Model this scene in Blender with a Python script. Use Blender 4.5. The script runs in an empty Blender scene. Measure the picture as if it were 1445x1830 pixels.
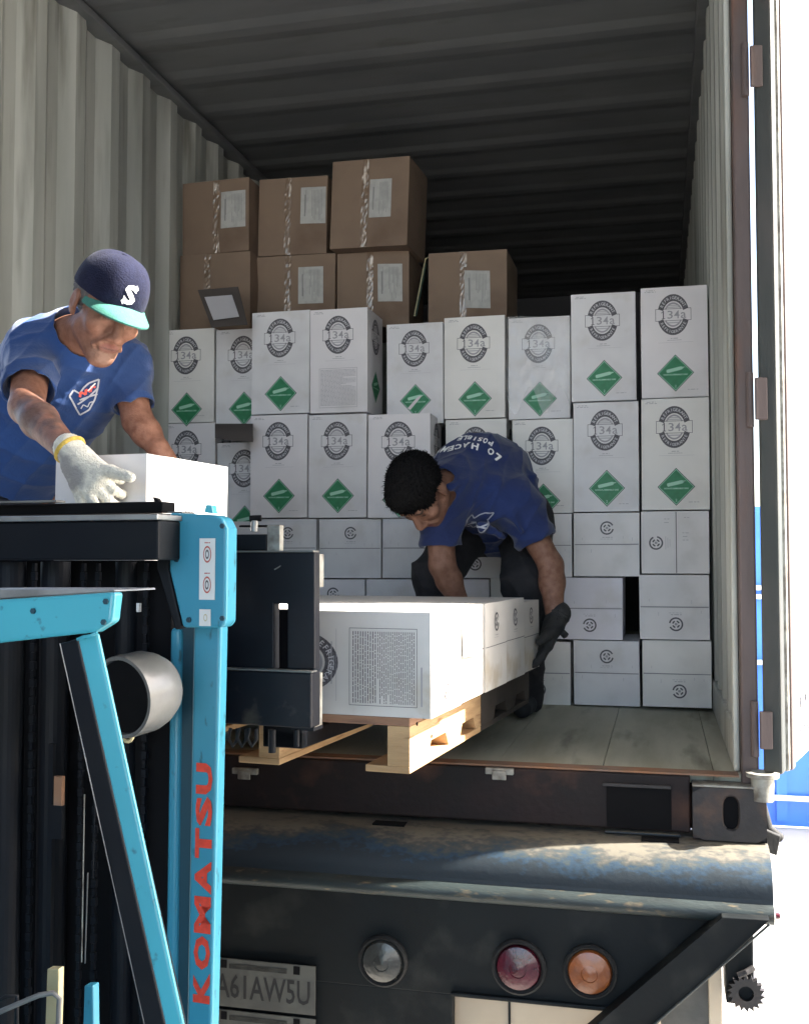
import bpy, math, random
import numpy as np
from mathutils import Vector, Matrix
from mathutils.bvhtree import BVHTree

# ------------------------------------------------------------------ camera, sky, sun, exposure
sc = bpy.context.scene
FPX, CX, CY = 1900.0, 722.5, 915.0            # focal length and centre in photograph pixels
YAW, PITCH = math.radians(13.55), math.radians(2.56)
F0 = 1.50                                     # container floor height above the ground
CAM = np.array([0.0, 0.0, F0 + 0.584])
FW = np.array([-math.sin(YAW)*math.cos(PITCH), math.cos(YAW)*math.cos(PITCH), math.sin(PITCH)])
RT = np.array([math.cos(YAW), math.sin(YAW), 0.0])
UP = np.cross(RT, FW)
cd = bpy.data.cameras.new("camera")
cam = bpy.data.objects.new("camera", cd)
sc.collection.objects.link(cam)
cd.sensor_fit = 'HORIZONTAL'; cd.sensor_width = 36.0; cd.lens = 36.0*FPX/1445.0
cd.clip_start = 0.05; cd.clip_end = 500
cam.matrix_world = Matrix(((RT[0], UP[0], -FW[0], CAM[0]), (RT[1], UP[1], -FW[1], CAM[1]), (RT[2], UP[2], -FW[2], CAM[2]), (0, 0, 0, 1)))
sc.camera = cam
SUN_EL, SUN_B = math.radians(42), math.radians(9)   # sun stands to the right, a little behind the container
sdir = np.array([math.cos(SUN_EL)*math.cos(SUN_B), math.cos(SUN_EL)*math.sin(SUN_B), math.sin(SUN_EL)])
w = bpy.data.worlds.new("World"); sc.world = w; w.use_nodes = True
nt = w.node_tree
sky = nt.nodes.new("ShaderNodeTexSky"); sky.sky_type = 'NISHITA'; sky.sun_disc = False
sky.sun_elevation = SUN_EL; sky.sun_rotation = math.radians(90) - SUN_B
sky.dust_density = 3.0; sky.air_density = 1.0
nt.links.new(sky.outputs[0], nt.nodes["Background"].inputs[0])
nt.nodes["Background"].inputs[1].default_value = 0.12
sl = bpy.data.lights.new("sun", 'SUN'); sl.energy = 4.0; sl.angle = math.radians(0.5); sl.color = (1.0, 0.95, 0.86)
so = bpy.data.objects.new("sun", sl); sc.collection.objects.link(so)
so.rotation_mode = 'QUATERNION'; so.rotation_quaternion = Vector(sdir).to_track_quat('Z', 'Y')
so.location = (6, 2, 9)
sc.view_settings.view_transform = 'Standard'; sc.view_settings.look = 'None'
sc.view_settings.exposure = 3.15; sc.view_settings.gamma = 1.0

# ------------------------------------------------------------------ helpers
rnd = random.Random(7)
A3 = lambda *a: np.array(a, float)
def unit(v): v = np.asarray(v, float); return v/np.linalg.norm(v)
def ray(px, py): return FW + (px-CX)/FPX*RT + (CY-py)/FPX*UP
def P(px, py, z): return CAM + z*ray(px, py)             # photograph pixel + view depth -> world point
def on(px, py, p0, n):                                   # ray meets the plane through p0 with normal n
    d = ray(px, py); return CAM + d*np.dot(np.asarray(p0)-CAM, n)/np.dot(d, n)
def onY(px, py, Y): return on(px, py, A3(0, Y, 0), A3(0, 1, 0))
EX, EY, EZ = A3(1, 0, 0), A3(0, 1, 0), A3(0, 0, 1)
FA = math.radians(5.3)                                   # the forklift and its load stand turned by this much
FU, FV = A3(math.cos(FA), -math.sin(FA), 0), A3(math.sin(FA), math.cos(FA), 0)

MATS = {}
def mat(name, col, col2=None, scale=8.0, stretch=(1, 1, 1), rough=0.6, metal=0.0, bump=0.0, bscale=60.0, lo=0.4, hi=0.65,
        spec=0.5, col3=None, scale3=3.0, lo3=0.55, hi3=0.62, emit=None, coat=0.0, attr=None, sheen=0.0, rvar=0.0, trans=0.0):
    m = bpy.data.materials.new(name); m.use_nodes = True; t = m.node_tree; N = t.nodes; L = t.links
    b = N["Principled BSDF"]; b.inputs["Base Color"].default_value = (*col, 1)
    b.inputs["Roughness"].default_value = rough; b.inputs["Metallic"].default_value = metal
    b.inputs["Specular IOR Level"].default_value = spec
    if coat: b.inputs["Coat Weight"].default_value = coat; b.inputs["Coat Roughness"].default_value = 0.15
    if sheen: b.inputs["Sheen Weight"].default_value = sheen
    if trans: b.inputs["Transmission Weight"].default_value = trans
    tc = N.new("ShaderNodeTexCoord"); mp = N.new("ShaderNodeMapping"); mp.inputs["Scale"].default_value = stretch
    L.new(tc.outputs["Object"], mp.inputs[0])
    out = None
    def noise(s, det=6):
        n = N.new("ShaderNodeTexNoise"); n.inputs["Scale"].default_value = s; n.inputs["Detail"].default_value = det
        L.new(mp.outputs[0], n.inputs["Vector"]); return n
    def ramp(n, a, c):
        r = N.new("ShaderNodeMapRange"); r.inputs[1].default_value = a; r.inputs[2].default_value = c
        L.new(n.outputs["Fac"], r.inputs[0]); return r.outputs[0]
    def mix(f, a, c):
        x = N.new("ShaderNodeMix"); x.data_type = 'RGBA'; L.new(f, x.inputs[0])
        if isinstance(a, tuple): x.inputs[6].default_value = (*a, 1)
        else: L.new(a, x.inputs[6])
        x.inputs[7].default_value = (*c, 1); return x.outputs[2]
    if attr:
        at = N.new("ShaderNodeAttribute"); at.attribute_name = attr; out = at.outputs["Color"]
        if col2: out2 = N.new("ShaderNodeMix"); out2.data_type = 'RGBA'; out2.blend_type = 'MULTIPLY'; out2.inputs[0].default_value = 1.0
        if col2:
            L.new(at.outputs["Color"], out2.inputs[6]); c = mix(ramp(noise(scale), lo, hi), (1, 1, 1), col2); L.new(c, out2.inputs[7]); out = out2.outputs[2]
    elif col2:
        out = mix(ramp(noise(scale), lo, hi), col, col2)
    if col3:
        out = mix(ramp(noise(scale3, 10), lo3, hi3), out if out else col, col3)
    if out: L.new(out, b.inputs["Base Color"])
    if rvar:
        r = N.new("ShaderNodeMapRange"); r.inputs[3].default_value = rough-rvar; r.inputs[4].default_value = rough+rvar
        L.new(noise(scale*2.3).outputs["Fac"], r.inputs[0]); L.new(r.outputs[0], b.inputs["Roughness"])
    if bump:
        bn = N.new("ShaderNodeBump"); bn.inputs["Strength"].default_value = bump; bn.inputs["Distance"].default_value = 0.004
        L.new(noise(bscale, 4).outputs["Fac"], bn.inputs["Height"]); L.new(bn.outputs[0], b.inputs["Normal"])
    if emit: b.inputs["Emission Color"].default_value = (*emit[0], 1); b.inputs["Emission Strength"].default_value = emit[1]
    MATS[name] = m
    return m

LOC = {}
def link(o, parent=None):
    sc.collection.objects.link(o)
    if parent is not None: o.parent = parent
    return o
def thing(name, loc, label, cat, group=None):
    o = bpy.data.objects.new(name, None); o.empty_display_size = 0.1
    o.location = tuple(loc); link(o); LOC[o.name] = np.asarray(loc, float)
    o["label"] = label; o["category"] = cat
    if group: o["group"] = group
    return o
def tag(o, label, cat=None, group=None, kind=None):
    if label: o["label"] = label
    if cat: o["category"] = cat
    if group: o["group"] = group
    if kind: o["kind"] = kind
    return o
def rootloc(o):
    while o.parent is not None: o = o.parent
    return LOC.get(o.name, np.zeros(3))

class MB:                                                # collects shapes in world space, builds ONE mesh object
    def __init__(s): s.v = []; s.f = []; s.m = []; s.n = 0; s.ms = []
    def mi(s, m):
        if m not in s.ms: s.ms.append(m)
        return s.ms.index(m)
    def add(s, V, Fs, m):
        V = np.asarray(V, float); k = s.mi(m)
        s.v.append(V); s.f += [tuple(i+s.n for i in f) for f in Fs]; s.m += [k]*len(Fs); s.n += len(V); return s
    def box(s, c, size, m, R=None):
        R = np.eye(3) if R is None else R
        h = np.asarray(size)/2
        V = [np.asarray(c) + R @ (h*A3(x, y, z)) for z in (-1, 1) for y in (-1, 1) for x in (-1, 1)]
        return s.add(V, [(0, 2, 3, 1), (4, 5, 7, 6), (0, 1, 5, 4), (2, 6, 7, 3), (0, 4, 6, 2), (1, 3, 7, 5)], m)
    def bb(s, x0, x1, y0, y1, z0, z1, m): return s.box(((x0+x1)/2, (y0+y1)/2, (z0+z1)/2), (abs(x1-x0), abs(y1-y0), abs(z1-z0)), m)
    def slab(s, pts, d, m):                              # polygon extruded by vector d
        pts = [np.asarray(p, float) for p in pts]; n = len(pts); d = np.asarray(d, float)
        a = np.array(pts); nn = sum(np.cross(a[i]-a[0], a[(i+1) % n]-a[0]) for i in range(n))
        fr = list(range(n)); bk = list(range(n, 2*n))
        if np.dot(nn, d) > 0: fr = fr[::-1]; 
        else: bk = bk[::-1]
        sd = []
        for i in range(n):
            j = (i+1) % n
            sd.append((i, j, j+n, i+n) if np.dot(nn, d) > 0 else (j, i, i+n, j+n))
        return s.add(pts + [p+d for p in pts], [tuple(fr), tuple(bk)] + sd, m)
    def cyl(s, a, b, r, m, r2=None, n=20, cap=True):
        a = np.asarray(a, float); b = np.asarray(b, float); r2 = r if r2 is None else r2
        d = unit(b-a); u = unit(np.cross(d, EZ if abs(d[2]) < .9 else EX)); v = np.cross(d, u)
        V = []
        for c, rr in ((a, r), (b, r2)):
            for i in range(n):
                t = 2*math.pi*i/n; V.append(c + rr*(math.cos(t)*u + math.sin(t)*v))
        Fs = [(i, (i+1) % n, n+(i+1) % n, n+i) for i in range(n)]
        if cap: Fs += [tuple(range(n))[::-1], tuple(range(n, 2*n))]
        return s.add(V, Fs, m)
    def tube(s, pts, r, m, n=10):
        pts = [np.asarray(p, float) for p in pts]
        V = []; u = None
        for i, p in enumerate(pts):
            d = unit(pts[min(i+1, len(pts)-1)]-pts[max(i-1, 0)])
            if u is None: u = unit(np.cross(d, EZ if abs(d[2]) < .9 else EX))
            u = unit(u - d*np.dot(u, d)); v = np.cross(d, u); rr = r[i] if isinstance(r, (list, tuple)) else r
            V += [p+rr*(math.cos(2*math.pi*k/n)*u+math.sin(2*math.pi*k/n)*v) for k in range(n)]
        Fs = [(i*n+k, i*n+(k+1) % n, (i+1)*n+(k+1) % n, (i+1)*n+k) for i in range(len(pts)-1) for k in range(n)]
        Fs += [tuple(range(n))[::-1], tuple(range((len(pts)-1)*n, len(pts)*n))]
        return s.add(V, Fs, m)
    def lathe(s, a, axis, prof, m, n=28, ref=None, full=True):   # prof: (distance along axis, radius)
        a = np.asarray(a, float); d = unit(axis); u = unit(np.cross(d, EZ if abs(d[2]) < .9 else EX)); v = np.cross(d, u)
        V = []
        for t, r in prof:
            V += [a + d*t + r*(math.cos(2*math.pi*k/n)*u+math.sin(2*math.pi*k/n)*v) for k in range(n)]
        Fs = [(i*n+k, i*n+(k+1) % n, (i+1)*n+(k+1) % n, (i+1)*n+k) for i in range(len(prof)-1) for k in range(n)]
        return s.add(V, Fs, m)
    def build(s, name, parent=None, bevel=0.0, smooth=False, seg=2, weld=False, autos=None):
        V = np.concatenate(s.v)
        off = rootloc(parent) if parent is not None else np.zeros(3)
        loc = None
        if parent is None:
            loc = A3((V[:, 0].min()+V[:, 0].max())/2, (V[:, 1].min()+V[:, 1].max())/2, V[:, 2].min()); off = loc
        me = bpy.data.meshes.new(name); me.from_pydata((V-off).tolist(), [], s.f)
        for m in s.ms: me.materials.append(m)
        me.polygons.foreach_set("material_index", s.m)
        if smooth: me.polygons.foreach_set("use_smooth", [True]*len(s.f))
        me.update()
        o = bpy.data.objects.new(name, me)
        if loc is not None: o.location = tuple(loc); 
        link(o, parent)
        if loc is not None: LOC[o.name] = loc
        if autos: 
            me.polygons.foreach_set("use_smooth", [True]*len(s.f)); me.set_sharp_from_angle(angle=math.radians(autos))
        if bevel:
            b = o.modifiers.new("bevel", 'BEVEL'); b.width = bevel; b.segments = seg; b.limit_method = 'ANGLE'; b.angle_limit = math.radians(35)
            b.harden_normals = False
        return o

# text as triangles: (verts2d, faces), cached
_TX = {}
def glyphs(txt, bold=0.0):
    k = (txt, bold)
    if k not in _TX:
        c = bpy.data.curves.new("t", 'FONT'); c.body = txt; c.resolution_u = 2; c.offset = bold; c.align_x = 'CENTER'
        o = bpy.data.objects.new("t", c); sc.collection.objects.link(o)
        me = bpy.data.meshes.new_from_object(o.evaluated_get(bpy.context.evaluated_depsgraph_get()))
        V = np.array([v.co[:2] for v in me.vertices]) if len(me.vertices) else np.zeros((0, 2)); Fs = [tuple(p.vertices) for p in me.polygons]
        bpy.data.objects.remove(o); bpy.data.curves.remove(c); bpy.data.meshes.remove(me)
        _TX[k] = (V, Fs)
    return _TX[k]
def text2d(txt, size, bold=0.0, fit=None):
    V, Fs = glyphs(txt, bold); V = V.copy()*size
    if len(V):
        V[:, 1] -= (V[:, 1].max()+V[:, 1].min())/2; V[:, 0] -= (V[:, 0].max()+V[:, 0].min())/2
        if fit: V[:, 0] *= fit[0]/(np.ptp(V[:, 0])+1e-9); V[:, 1] *= fit[1]/(np.ptp(V[:, 1])+1e-9)
    return V, Fs
def dense(V, Fs, maxlen):                                # split long triangles of a print so it follows the cloth
    V = [tuple(v) for v in V]; out = []
    st = []
    for f in Fs:
        for i in range(1, len(f)-1): st.append((f[0], f[i], f[i+1]))
    while st:
        a, b, c = st.pop(); L = [math.dist(V[a], V[b]), math.dist(V[b], V[c]), math.dist(V[c], V[a])]; k = max(range(3), key=lambda i: L[i])
        if L[k] <= maxlen: out.append((a, b, c)); continue
        p = (a, b, c); i, j, o = p[k], p[(k+1) % 3], p[(k+2) % 3]
        V.append(((V[i][0]+V[j][0])/2, (V[i][1]+V[j][1])/2)); m = len(V)-1; st += [(i, m, o), (m, j, o)]
    return V, out
class Pr:                                                # flat print in a 2D frame, mapped to 3D by a function (u, v, lift)->point
    def __init__(s, mb, fn): s.mb = mb; s.fn = fn
    def poly(s, pts, m, lift=0):
        if max(math.dist(pts[i], pts[i-1]) for i in range(len(pts))) > .04:
            V, Fs = dense(pts, [tuple(range(len(pts)))], .035); s.mb.add([s.fn(u, v, lift) for u, v in V], Fs, m); return
        s.mb.add([s.fn(u, v, lift) for u, v in pts], [tuple(range(len(pts)))], m)
    def mesh(s, V, Fs, m, lift=0): 
        if len(V): s.mb.add([s.fn(u, v, lift) for u, v in V], Fs, m)
    def rect(s, u0, u1, v0, v1, m, lift=0): s.poly([(u0, v0), (u1, v0), (u1, v1), (u0, v1)], m, lift)
    def frame(s, u0, u1, v0, v1, t, m, lift=0):
        s.rect(u0, u1, v0, v0+t, m, lift); s.rect(u0, u1, v1-t, v1, m, lift); s.rect(u0, u0+t, v0+t, v1-t, m, lift); s.rect(u1-t, u1, v0+t, v1-t, m, lift)
    def ring(s, cu, cv, ru, rv, k, m, a0=0, a1=360, n=40, lift=0):   # elliptic ring, inner radii k*(ru, rv)
        V = []; n = max(3, int(n*(a1-a0)/360))
        for i in range(n+1):
            t = math.radians(a0+(a1-a0)*i/n); V += [(cu+ru*math.cos(t), cv+rv*math.sin(t)), (cu+ru*k*math.cos(t), cv+rv*k*math.sin(t))]
        s.mesh(V, [(2*i, 2*i+2, 2*i+3, 2*i+1) for i in range(n)], m, lift)
    def disc(s, cu, cv, ru, rv, m, lift=0, n=28):
        s.poly([(cu+ru*math.cos(2*math.pi*i/n), cv+rv*math.sin(2*math.pi*i/n)) for i in range(n)], m, lift)
    def text(s, txt, cu, cv, size, m, bold=0.0, lift=0, fit=None, rot=0):
        V, Fs = text2d(txt, size, bold, fit)
        c, q = math.cos(rot), math.sin(rot)
        if len(V): s.mesh(np.stack([cu+V[:, 0]*c-V[:, 1]*q, cv+V[:, 0]*q+V[:, 1]*c], 1), Fs, m, lift)
    def arc(s, txt, cu, cv, ru, rv, a0, a1, size, m, bold=0, lift=0, flip=False):
        for i, ch in enumerate(txt):
            t = math.radians(a0+(a1-a0)*(i+.5)/len(txt)); V, Fs = text2d(ch, size, bold)
            if not len(V): continue
            x, y = cu+ru*math.cos(t), cv+rv*math.sin(t); r = t-math.pi/2 if not flip else t+math.pi/2
            c, q = math.cos(r), math.sin(r)
            s.mesh(np.stack([x+V[:, 0]*c-V[:, 1]*q, y+V[:, 0]*q+V[:, 1]*c], 1), Fs, m, lift)

# ------------------------------------------------------------------ materials
M = {}
def dm(k, *a, **kw): M[k] = mat(k, *a, **kw)
dm('wall_paint', (.52, .53, .485), (.36, .37, .335), scale=2.2, stretch=(1, 3, .28), rough=.55, bump=.12, bscale=14, col3=(.19, .185, .155), scale3=3.1, lo3=.54, hi3=.72)
dm('roof_paint', (.185, .19, .19), (.14, .145, .15), scale=2, stretch=(.6, 2, 1), rough=.6, col3=(.13, .13, .125), scale3=5, lo3=.58, hi3=.76, bump=.1, bscale=12)
dm('floor_ply', (.46, .45, .36), (.34, .33, .25), scale=3, stretch=(3, .5, 1), rough=.7, col3=(.14, .13, .09), scale3=2.6, lo3=.56, hi3=.72, bump=.3, bscale=40)
dm('end_paint', (.10, .105, .12), rough=.7)
dm('post_paint', (.115, .085, .08), (.075, .055, .05), scale=5, stretch=(1, 1, .3), rough=.6, col3=(.16, .07, .04), scale3=4, lo3=.55, hi3=.7, bump=.3)
dm('rust', (.30, .15, .08), (.20, .15, .12), scale=7, rough=.8, bump=.4)
dm('sill_steel', (.017, .0095, .0095), (.009, .007, .0075), scale=4, stretch=(1, 2, 1), rough=.65, col3=(.07, .032, .02), scale3=5, lo3=.57, hi3=.72, spec=.3, bump=.35, bscale=50)
dm('casting', (.028, .024, .024), (.018, .016, .017), scale=14, rough=.6, bump=.5, bscale=70, col3=(.07, .04, .028), scale3=9, lo3=.58, hi3=.7)
dm('black', (.006, .006, .007), rough=.9, spec=.15)
dm('dark_steel', (.005, .0065, .010), (.008, .0095, .012), scale=6, rough=.55, spec=.2, bump=.1, rvar=.1)
dm('carriage', (.004, .005, .010), (.007, .0075, .012), scale=5, rough=.5, spec=.3, bump=.12, col3=(.045, .04, .035), scale3=12, lo3=.63, hi3=.72)
dm('bare_steel', (.36, .36, .35), (.22, .22, .21), scale=12, rough=.4, metal=.6, bump=.2)
dm('edge_steel', (.34, .34, .30), (.16, .14, .12), scale=30, rough=.55, metal=.3, bump=.3)
dm('teal', (.045, .29, .41), (.038, .25, .36), scale=2.2, stretch=(1, 1, .4), rough=.38, coat=.1, bump=.08, bscale=25, col3=(.03, .12, .15), scale3=60, lo3=.62, hi3=.72, rvar=.08)
dm('teal_dark', (.010, .055, .08), (.008, .04, .06), scale=3, rough=.5)
dm('teal_light', (.075, .44, .53), (.065, .39, .48), scale=2, rough=.3, coat=.3, bump=.04, bscale=20, col3=(.05, .2, .25), scale3=60, lo3=.64, hi3=.74)
dm('red_letter', (.80, .065, .03), (.62, .05, .025), scale=60, rough=.5)
dm('sticker', (.74, .74, .70), rough=.4)
dm('sticker_red', (.5, .10, .07), rough=.5)
dm('sticker_dark', (.12, .10, .10), rough=.5)
dm('bumper', (.022, .035, .048), (.035, .045, .05), scale=3, stretch=(.6, 3, 3), rough=.5, bump=.35, bscale=50, col3=(.085, .085, .075), scale3=18, lo3=.57, hi3=.72)
dm('bumper_lip', (.020, .03, .031), (.011, .017, .018), scale=8, stretch=(1, 3, 3), rough=.5, bump=.3, col3=(.1, .08, .05), scale3=18, lo3=.6, hi3=.7)
m_ = mat('bumper_worn', (.1, .1, .1), rough=.6, bump=.22, bscale=60); t_ = m_.node_tree; N_ = t_.nodes; L_ = t_.links
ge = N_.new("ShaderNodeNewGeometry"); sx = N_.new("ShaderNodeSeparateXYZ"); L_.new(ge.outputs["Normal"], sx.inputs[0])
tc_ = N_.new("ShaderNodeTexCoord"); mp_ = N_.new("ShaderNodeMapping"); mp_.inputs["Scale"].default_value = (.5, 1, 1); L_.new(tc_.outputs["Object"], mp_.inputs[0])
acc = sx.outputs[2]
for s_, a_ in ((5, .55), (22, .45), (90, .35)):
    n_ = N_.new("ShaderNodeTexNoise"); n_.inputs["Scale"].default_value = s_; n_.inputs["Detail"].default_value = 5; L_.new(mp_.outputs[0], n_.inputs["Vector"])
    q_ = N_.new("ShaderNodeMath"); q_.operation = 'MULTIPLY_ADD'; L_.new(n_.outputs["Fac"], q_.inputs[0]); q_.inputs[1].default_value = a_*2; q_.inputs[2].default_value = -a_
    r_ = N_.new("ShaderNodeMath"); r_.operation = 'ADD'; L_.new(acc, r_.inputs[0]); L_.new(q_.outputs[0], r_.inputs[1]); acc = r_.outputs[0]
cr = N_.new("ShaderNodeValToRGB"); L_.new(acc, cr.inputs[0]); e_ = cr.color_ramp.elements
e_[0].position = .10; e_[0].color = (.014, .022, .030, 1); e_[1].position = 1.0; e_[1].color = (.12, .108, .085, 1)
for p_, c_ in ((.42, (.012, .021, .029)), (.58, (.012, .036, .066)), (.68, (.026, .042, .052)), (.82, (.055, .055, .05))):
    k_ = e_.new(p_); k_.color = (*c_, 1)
L_.new(cr.outputs[0], N_["Principled BSDF"].inputs["Base Color"]); M['bumper_worn'] = m_
dm('panel_dark', (.0035, .006, .0075), (.0028, .004, .0048), scale=4, rough=.6, spec=.25, bump=.2, col3=(.024, .025, .023), scale3=7, lo3=.54, hi3=.75)
dm('cream', (.55, .46, .34), (.46, .37, .27), scale=3, rough=.5, bump=.05)
dm('white_box', (.66, .63, .64), (.61, .585, .595), scale=7, rough=.55, bump=.12, bscale=9, col3=(.50, .48, .47), scale3=4.5, lo3=.62, hi3=.78)
for _i, (_a, _b) in enumerate((((.77, .735, .745), (.71, .68, .69)), ((.77, .75, .72), (.72, .70, .665)), ((.74, .715, .76), (.69, .66, .70)), ((.75, .725, .72), (.69, .67, .665)), ((.71, .70, .71), (.66, .645, .66)))):
    dm('white_box%d' % _i, _a, _b, scale=5+_i, rough=.5+.02*_i, bump=.14, bscale=8+_i, col3=(.58, .555, .53), scale3=3.5+_i, lo3=.56, hi3=.78)
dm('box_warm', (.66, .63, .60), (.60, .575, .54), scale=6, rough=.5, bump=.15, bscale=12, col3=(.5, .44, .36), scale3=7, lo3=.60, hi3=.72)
dm('ink', (.075, .07, .08), (.13, .125, .14), scale=180, rough=.6)
dm('ink_grey', (.34, .33, .35), rough=.6)
dm('ink_pale', (.47, .455, .475), rough=.6)
dm('print_light', (.60, .59, .61), rough=.6)
dm('seam', (.17, .165, .17), rough=.8)
dm('green', (.010, .165, .062), (.014, .20, .08), scale=50, rough=.5)
dm('green_dark', (.02, .05, .032), rough=.55)
dm('green_pale', (.34, .62, .47), rough=.5)
dm('green_mid', (.06, .33, .17), rough=.5)
dm('film', (.85, .85, .87), rough=.12, spec=.8, bump=1.0, bscale=22, col2=(.5, .5, .52), scale=20)
dm('kraft', (.215, .15, .105), (.175, .12, .085), scale=4, rough=.75, bump=.15, bscale=20, col3=(.13, .08, .05), scale3=3, lo3=.58, hi3=.75)
dm('kraft_and_gap_shade', (.075, .062, .056), rough=.8)
dm('tape', (.21, .145, .10), (.70, .62, .54), scale=40, stretch=(1, 1, .25), rough=.22, spec=.9, coat=.5, bump=.9, bscale=60, lo=.56, hi=.68)  # pale streaks paint glints into the tape colour
dm('paper', (.44, .44, .42), (.37, .37, .355), scale=30, rough=.7)
dm('paper_ink', (.24, .24, .24), rough=.8)
dm('pine', (.54, .35, .18), (.38, .23, .11), scale=5, stretch=(1, 1, 9), rough=.7, bump=.4, bscale=60, col3=(.3, .16, .07), scale3=9, lo3=.62, hi3=.72)
dm('pine_old', (.36, .20, .12), (.22, .12, .08), scale=5, stretch=(1, 1, 6), rough=.8, bump=.4)
dm('wood_shaded', (.045, .035, .028), (.03, .024, .02), scale=8, rough=.85, bump=.4)
dm('denim', (.012, .014, .026), (.02, .022, .034), scale=40, rough=.9, bump=.5, bscale=120)
dm('trouser_dark', (.011, .011, .014), (.018, .018, .021), scale=30, rough=.9, bump=.4, bscale=120)
dm('shirt_blue', (.006, .046, .185), (.005, .034, .135), scale=3, rough=.85, bump=.35, bscale=140, sheen=.25)
dm('shirt_navy', (.004, .020, .105), (.004, .015, .078), scale=3, rough=.85, bump=.35, bscale=140, sheen=.2)
dm('skin', (.5, .3, .2), (.74, .66, .62), scale=48, rough=.58, spec=.35, attr='pig', bump=.45, bscale=210)
dm('hair', (.0025, .0025, .003), rough=.75, spec=.15, bump=.8, bscale=180)
dm('hair_grey', (.10, .09, .085), rough=.6)
dm('glove_wool', (.80, .78, .68), (.62, .60, .53), scale=90, stretch=(1, 1, 1), rough=.95, bump=1.0, bscale=260, col3=(.33, .32, .31), scale3=11, lo3=.56, hi3=.68)
dm('glove_cuff', (.72, .50, .10), (.55, .38, .08), scale=80, rough=.95, bump=.8, bscale=200)
dm('glove_black', (.014, .015, .016), (.03, .03, .03), scale=30, rough=.85, bump=.8, bscale=160)
dm('shoe', (.010, .012, .016), rough=.7, bump=.3)
dm('cap_navy', (.011, .013, .035), (.009, .010, .027), scale=60, rough=.9, spec=.2, bump=.5, bscale=220, sheen=.03)
dm('cap_teal', (.04, .17, .135), (.034, .145, .115), scale=60, rough=.8, bump=.4, bscale=220)
dm('white_thread', (.8, .8, .8), rough=.8)
dm('thread_grey', (.40, .42, .48), rough=.8)
dm('thread_red', (.75, .12, .09), rough=.8)
dm('lens_white', (.06, .06, .055), (.04, .04, .037), scale=30, rough=.25, coat=.5, bump=.5, bscale=60)
dm('lens_red', (.08, .006, .016), (.045, .004, .009), scale=30, rough=.25, coat=.6, bump=.5, bscale=90)
dm('lens_amber', (.30, .085, .02), (.20, .055, .016), scale=30, rough=.3, coat=.5, bump=.5, bscale=60)
dm('rubber', (.012, .012, .012), rough=.8, bump=.3)
dm('plate', (.10, .10, .09), (.07, .07, .065), scale=14, rough=.5, bump=.2, col3=(.07, .065, .06), scale3=10, lo3=.62, hi3=.7)
dm('plate_ink', (.012, .012, .014), rough=.6)
dm('lamp_grey', (.17, .17, .16), (.12, .12, .115), scale=12, rough=.4, coat=.2, bump=.15)
dm('brass', (.55, .48, .28), rough=.45, metal=.5, bump=.3)
dm('door_white', (.80, .79, .76), (.70, .69, .66), scale=3, rough=.5, bump=.05)
dm('gasket', (.03, .036, .033), (.06, .055, .05), scale=6, stretch=(1, 1, .4), rough=.6, bump=.3, col3=(.14, .07, .06), scale3=4, lo3=.6, hi3=.7)
dm('blue_sheet', (.05, .20, .75), (.045, .17, .66), scale=2, rough=.4)
dm('white_rail', (.75, .78, .82), rough=.5)
dm('concrete', (.42, .40, .37), (.34, .33, .30), scale=1.3, rough=.85, bump=.3, bscale=30)

# ------------------------------------------------------------------ ground
g = MB(); g.add([(-60, -60, 0), (60, -60, 0), (60, 90, 0), (-60, 90, 0)], [(0, 1, 2, 3)], M['concrete'])
tag(g.build('ground'), 'pale sunlit concrete yard around the trailer', kind='structure')

# unseen canopy, added to keep the sun off everything this side of the container
cn = thing('shade_canopy', (0, 2.6, 0), 'unseen flat canopy roof over the loading bay, added to shade the forklift', 'canopy')
q = MB(); q.bb(-9, 10, -5, 2.95, 5.5, 5.6, M['roof_paint']); q.bb(-9, 10, 2.951, 2.99, 5.42, 5.68, M['dark_steel']); q.build('roof', cn)
for x0_, x1_, y0_, y1_, lb_ in ((-4.2, -4.0, -5, 2.6, 'unseen grey wall added left of the bay to dim the light'), (3.4, 3.6, -5, 1.4, 'unseen grey wall added right of the bay to dim the light')):
    q = MB(); q.bb(x0_, x1_, y0_, y1_, .004, 5.495, M['end_paint']); tag(q.build('shade_wall', None), lb_, 'wall')  # unseen side walls, added to dim the faces outside the container
for x_, y_ in ((-8.5, 2.6), (8.5, 2.6), (-8.5, -4.6), (8.5, -4.6)):
    q = MB(); q.bb(x_-.08, x_+.08, y_-.08, y_+.08, 0, 5.5, M['dark_steel']); q.build('post', cn)

# ------------------------------------------------------------------ shipping container on its trailer
XL, XR, YT, YE, H0 = -2.235, 0.20, 3.03, 9.0, 2.82     # inner left / right, threshold, far end, inner height
ZT = F0 + H0
cont = thing('shipping_container', (-0.97, YT, F0), 'weathered steel shipping container with open rear end, loaded on a trailer', 'container')
def corr_wall(x, sgn, y0, y1, z0, z1, m, pitch=.278, dep=.036):
    mb = MB(); pr = []; y = y0
    while y < y1:
        pr += [(y, 0), (y+.070, 0), (y+.138, dep), (y+.208, dep)]; y += pitch
    pr.append((min(y, y1+.3), 0))
    V = [(x+sgn*d, yy, z) for yy, d in pr for z in (z0, z1)]
    mb.add(V, [(2*i, 2*i+1, 2*i+3, 2*i+2) if sgn < 0 else (2*i, 2*i+2, 2*i+3, 2*i+1) for i in range(len(pr)-1)], m)
    V2 = [(x+sgn*(d+.003), yy, z) for yy, d in pr for z in (z0, z1)]
    mb.add(V2, [(2*i, 2*i+2, 2*i+3, 2*i+1) if sgn < 0 else (2*i, 2*i+1, 2*i+3, 2*i+2) for i in range(len(pr)-1)], m)
    return mb
corr_wall(XL, -1, YT+.13, YE, F0+.0, ZT+.028, M['wall_paint']).build('side_wall', cont)
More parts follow.
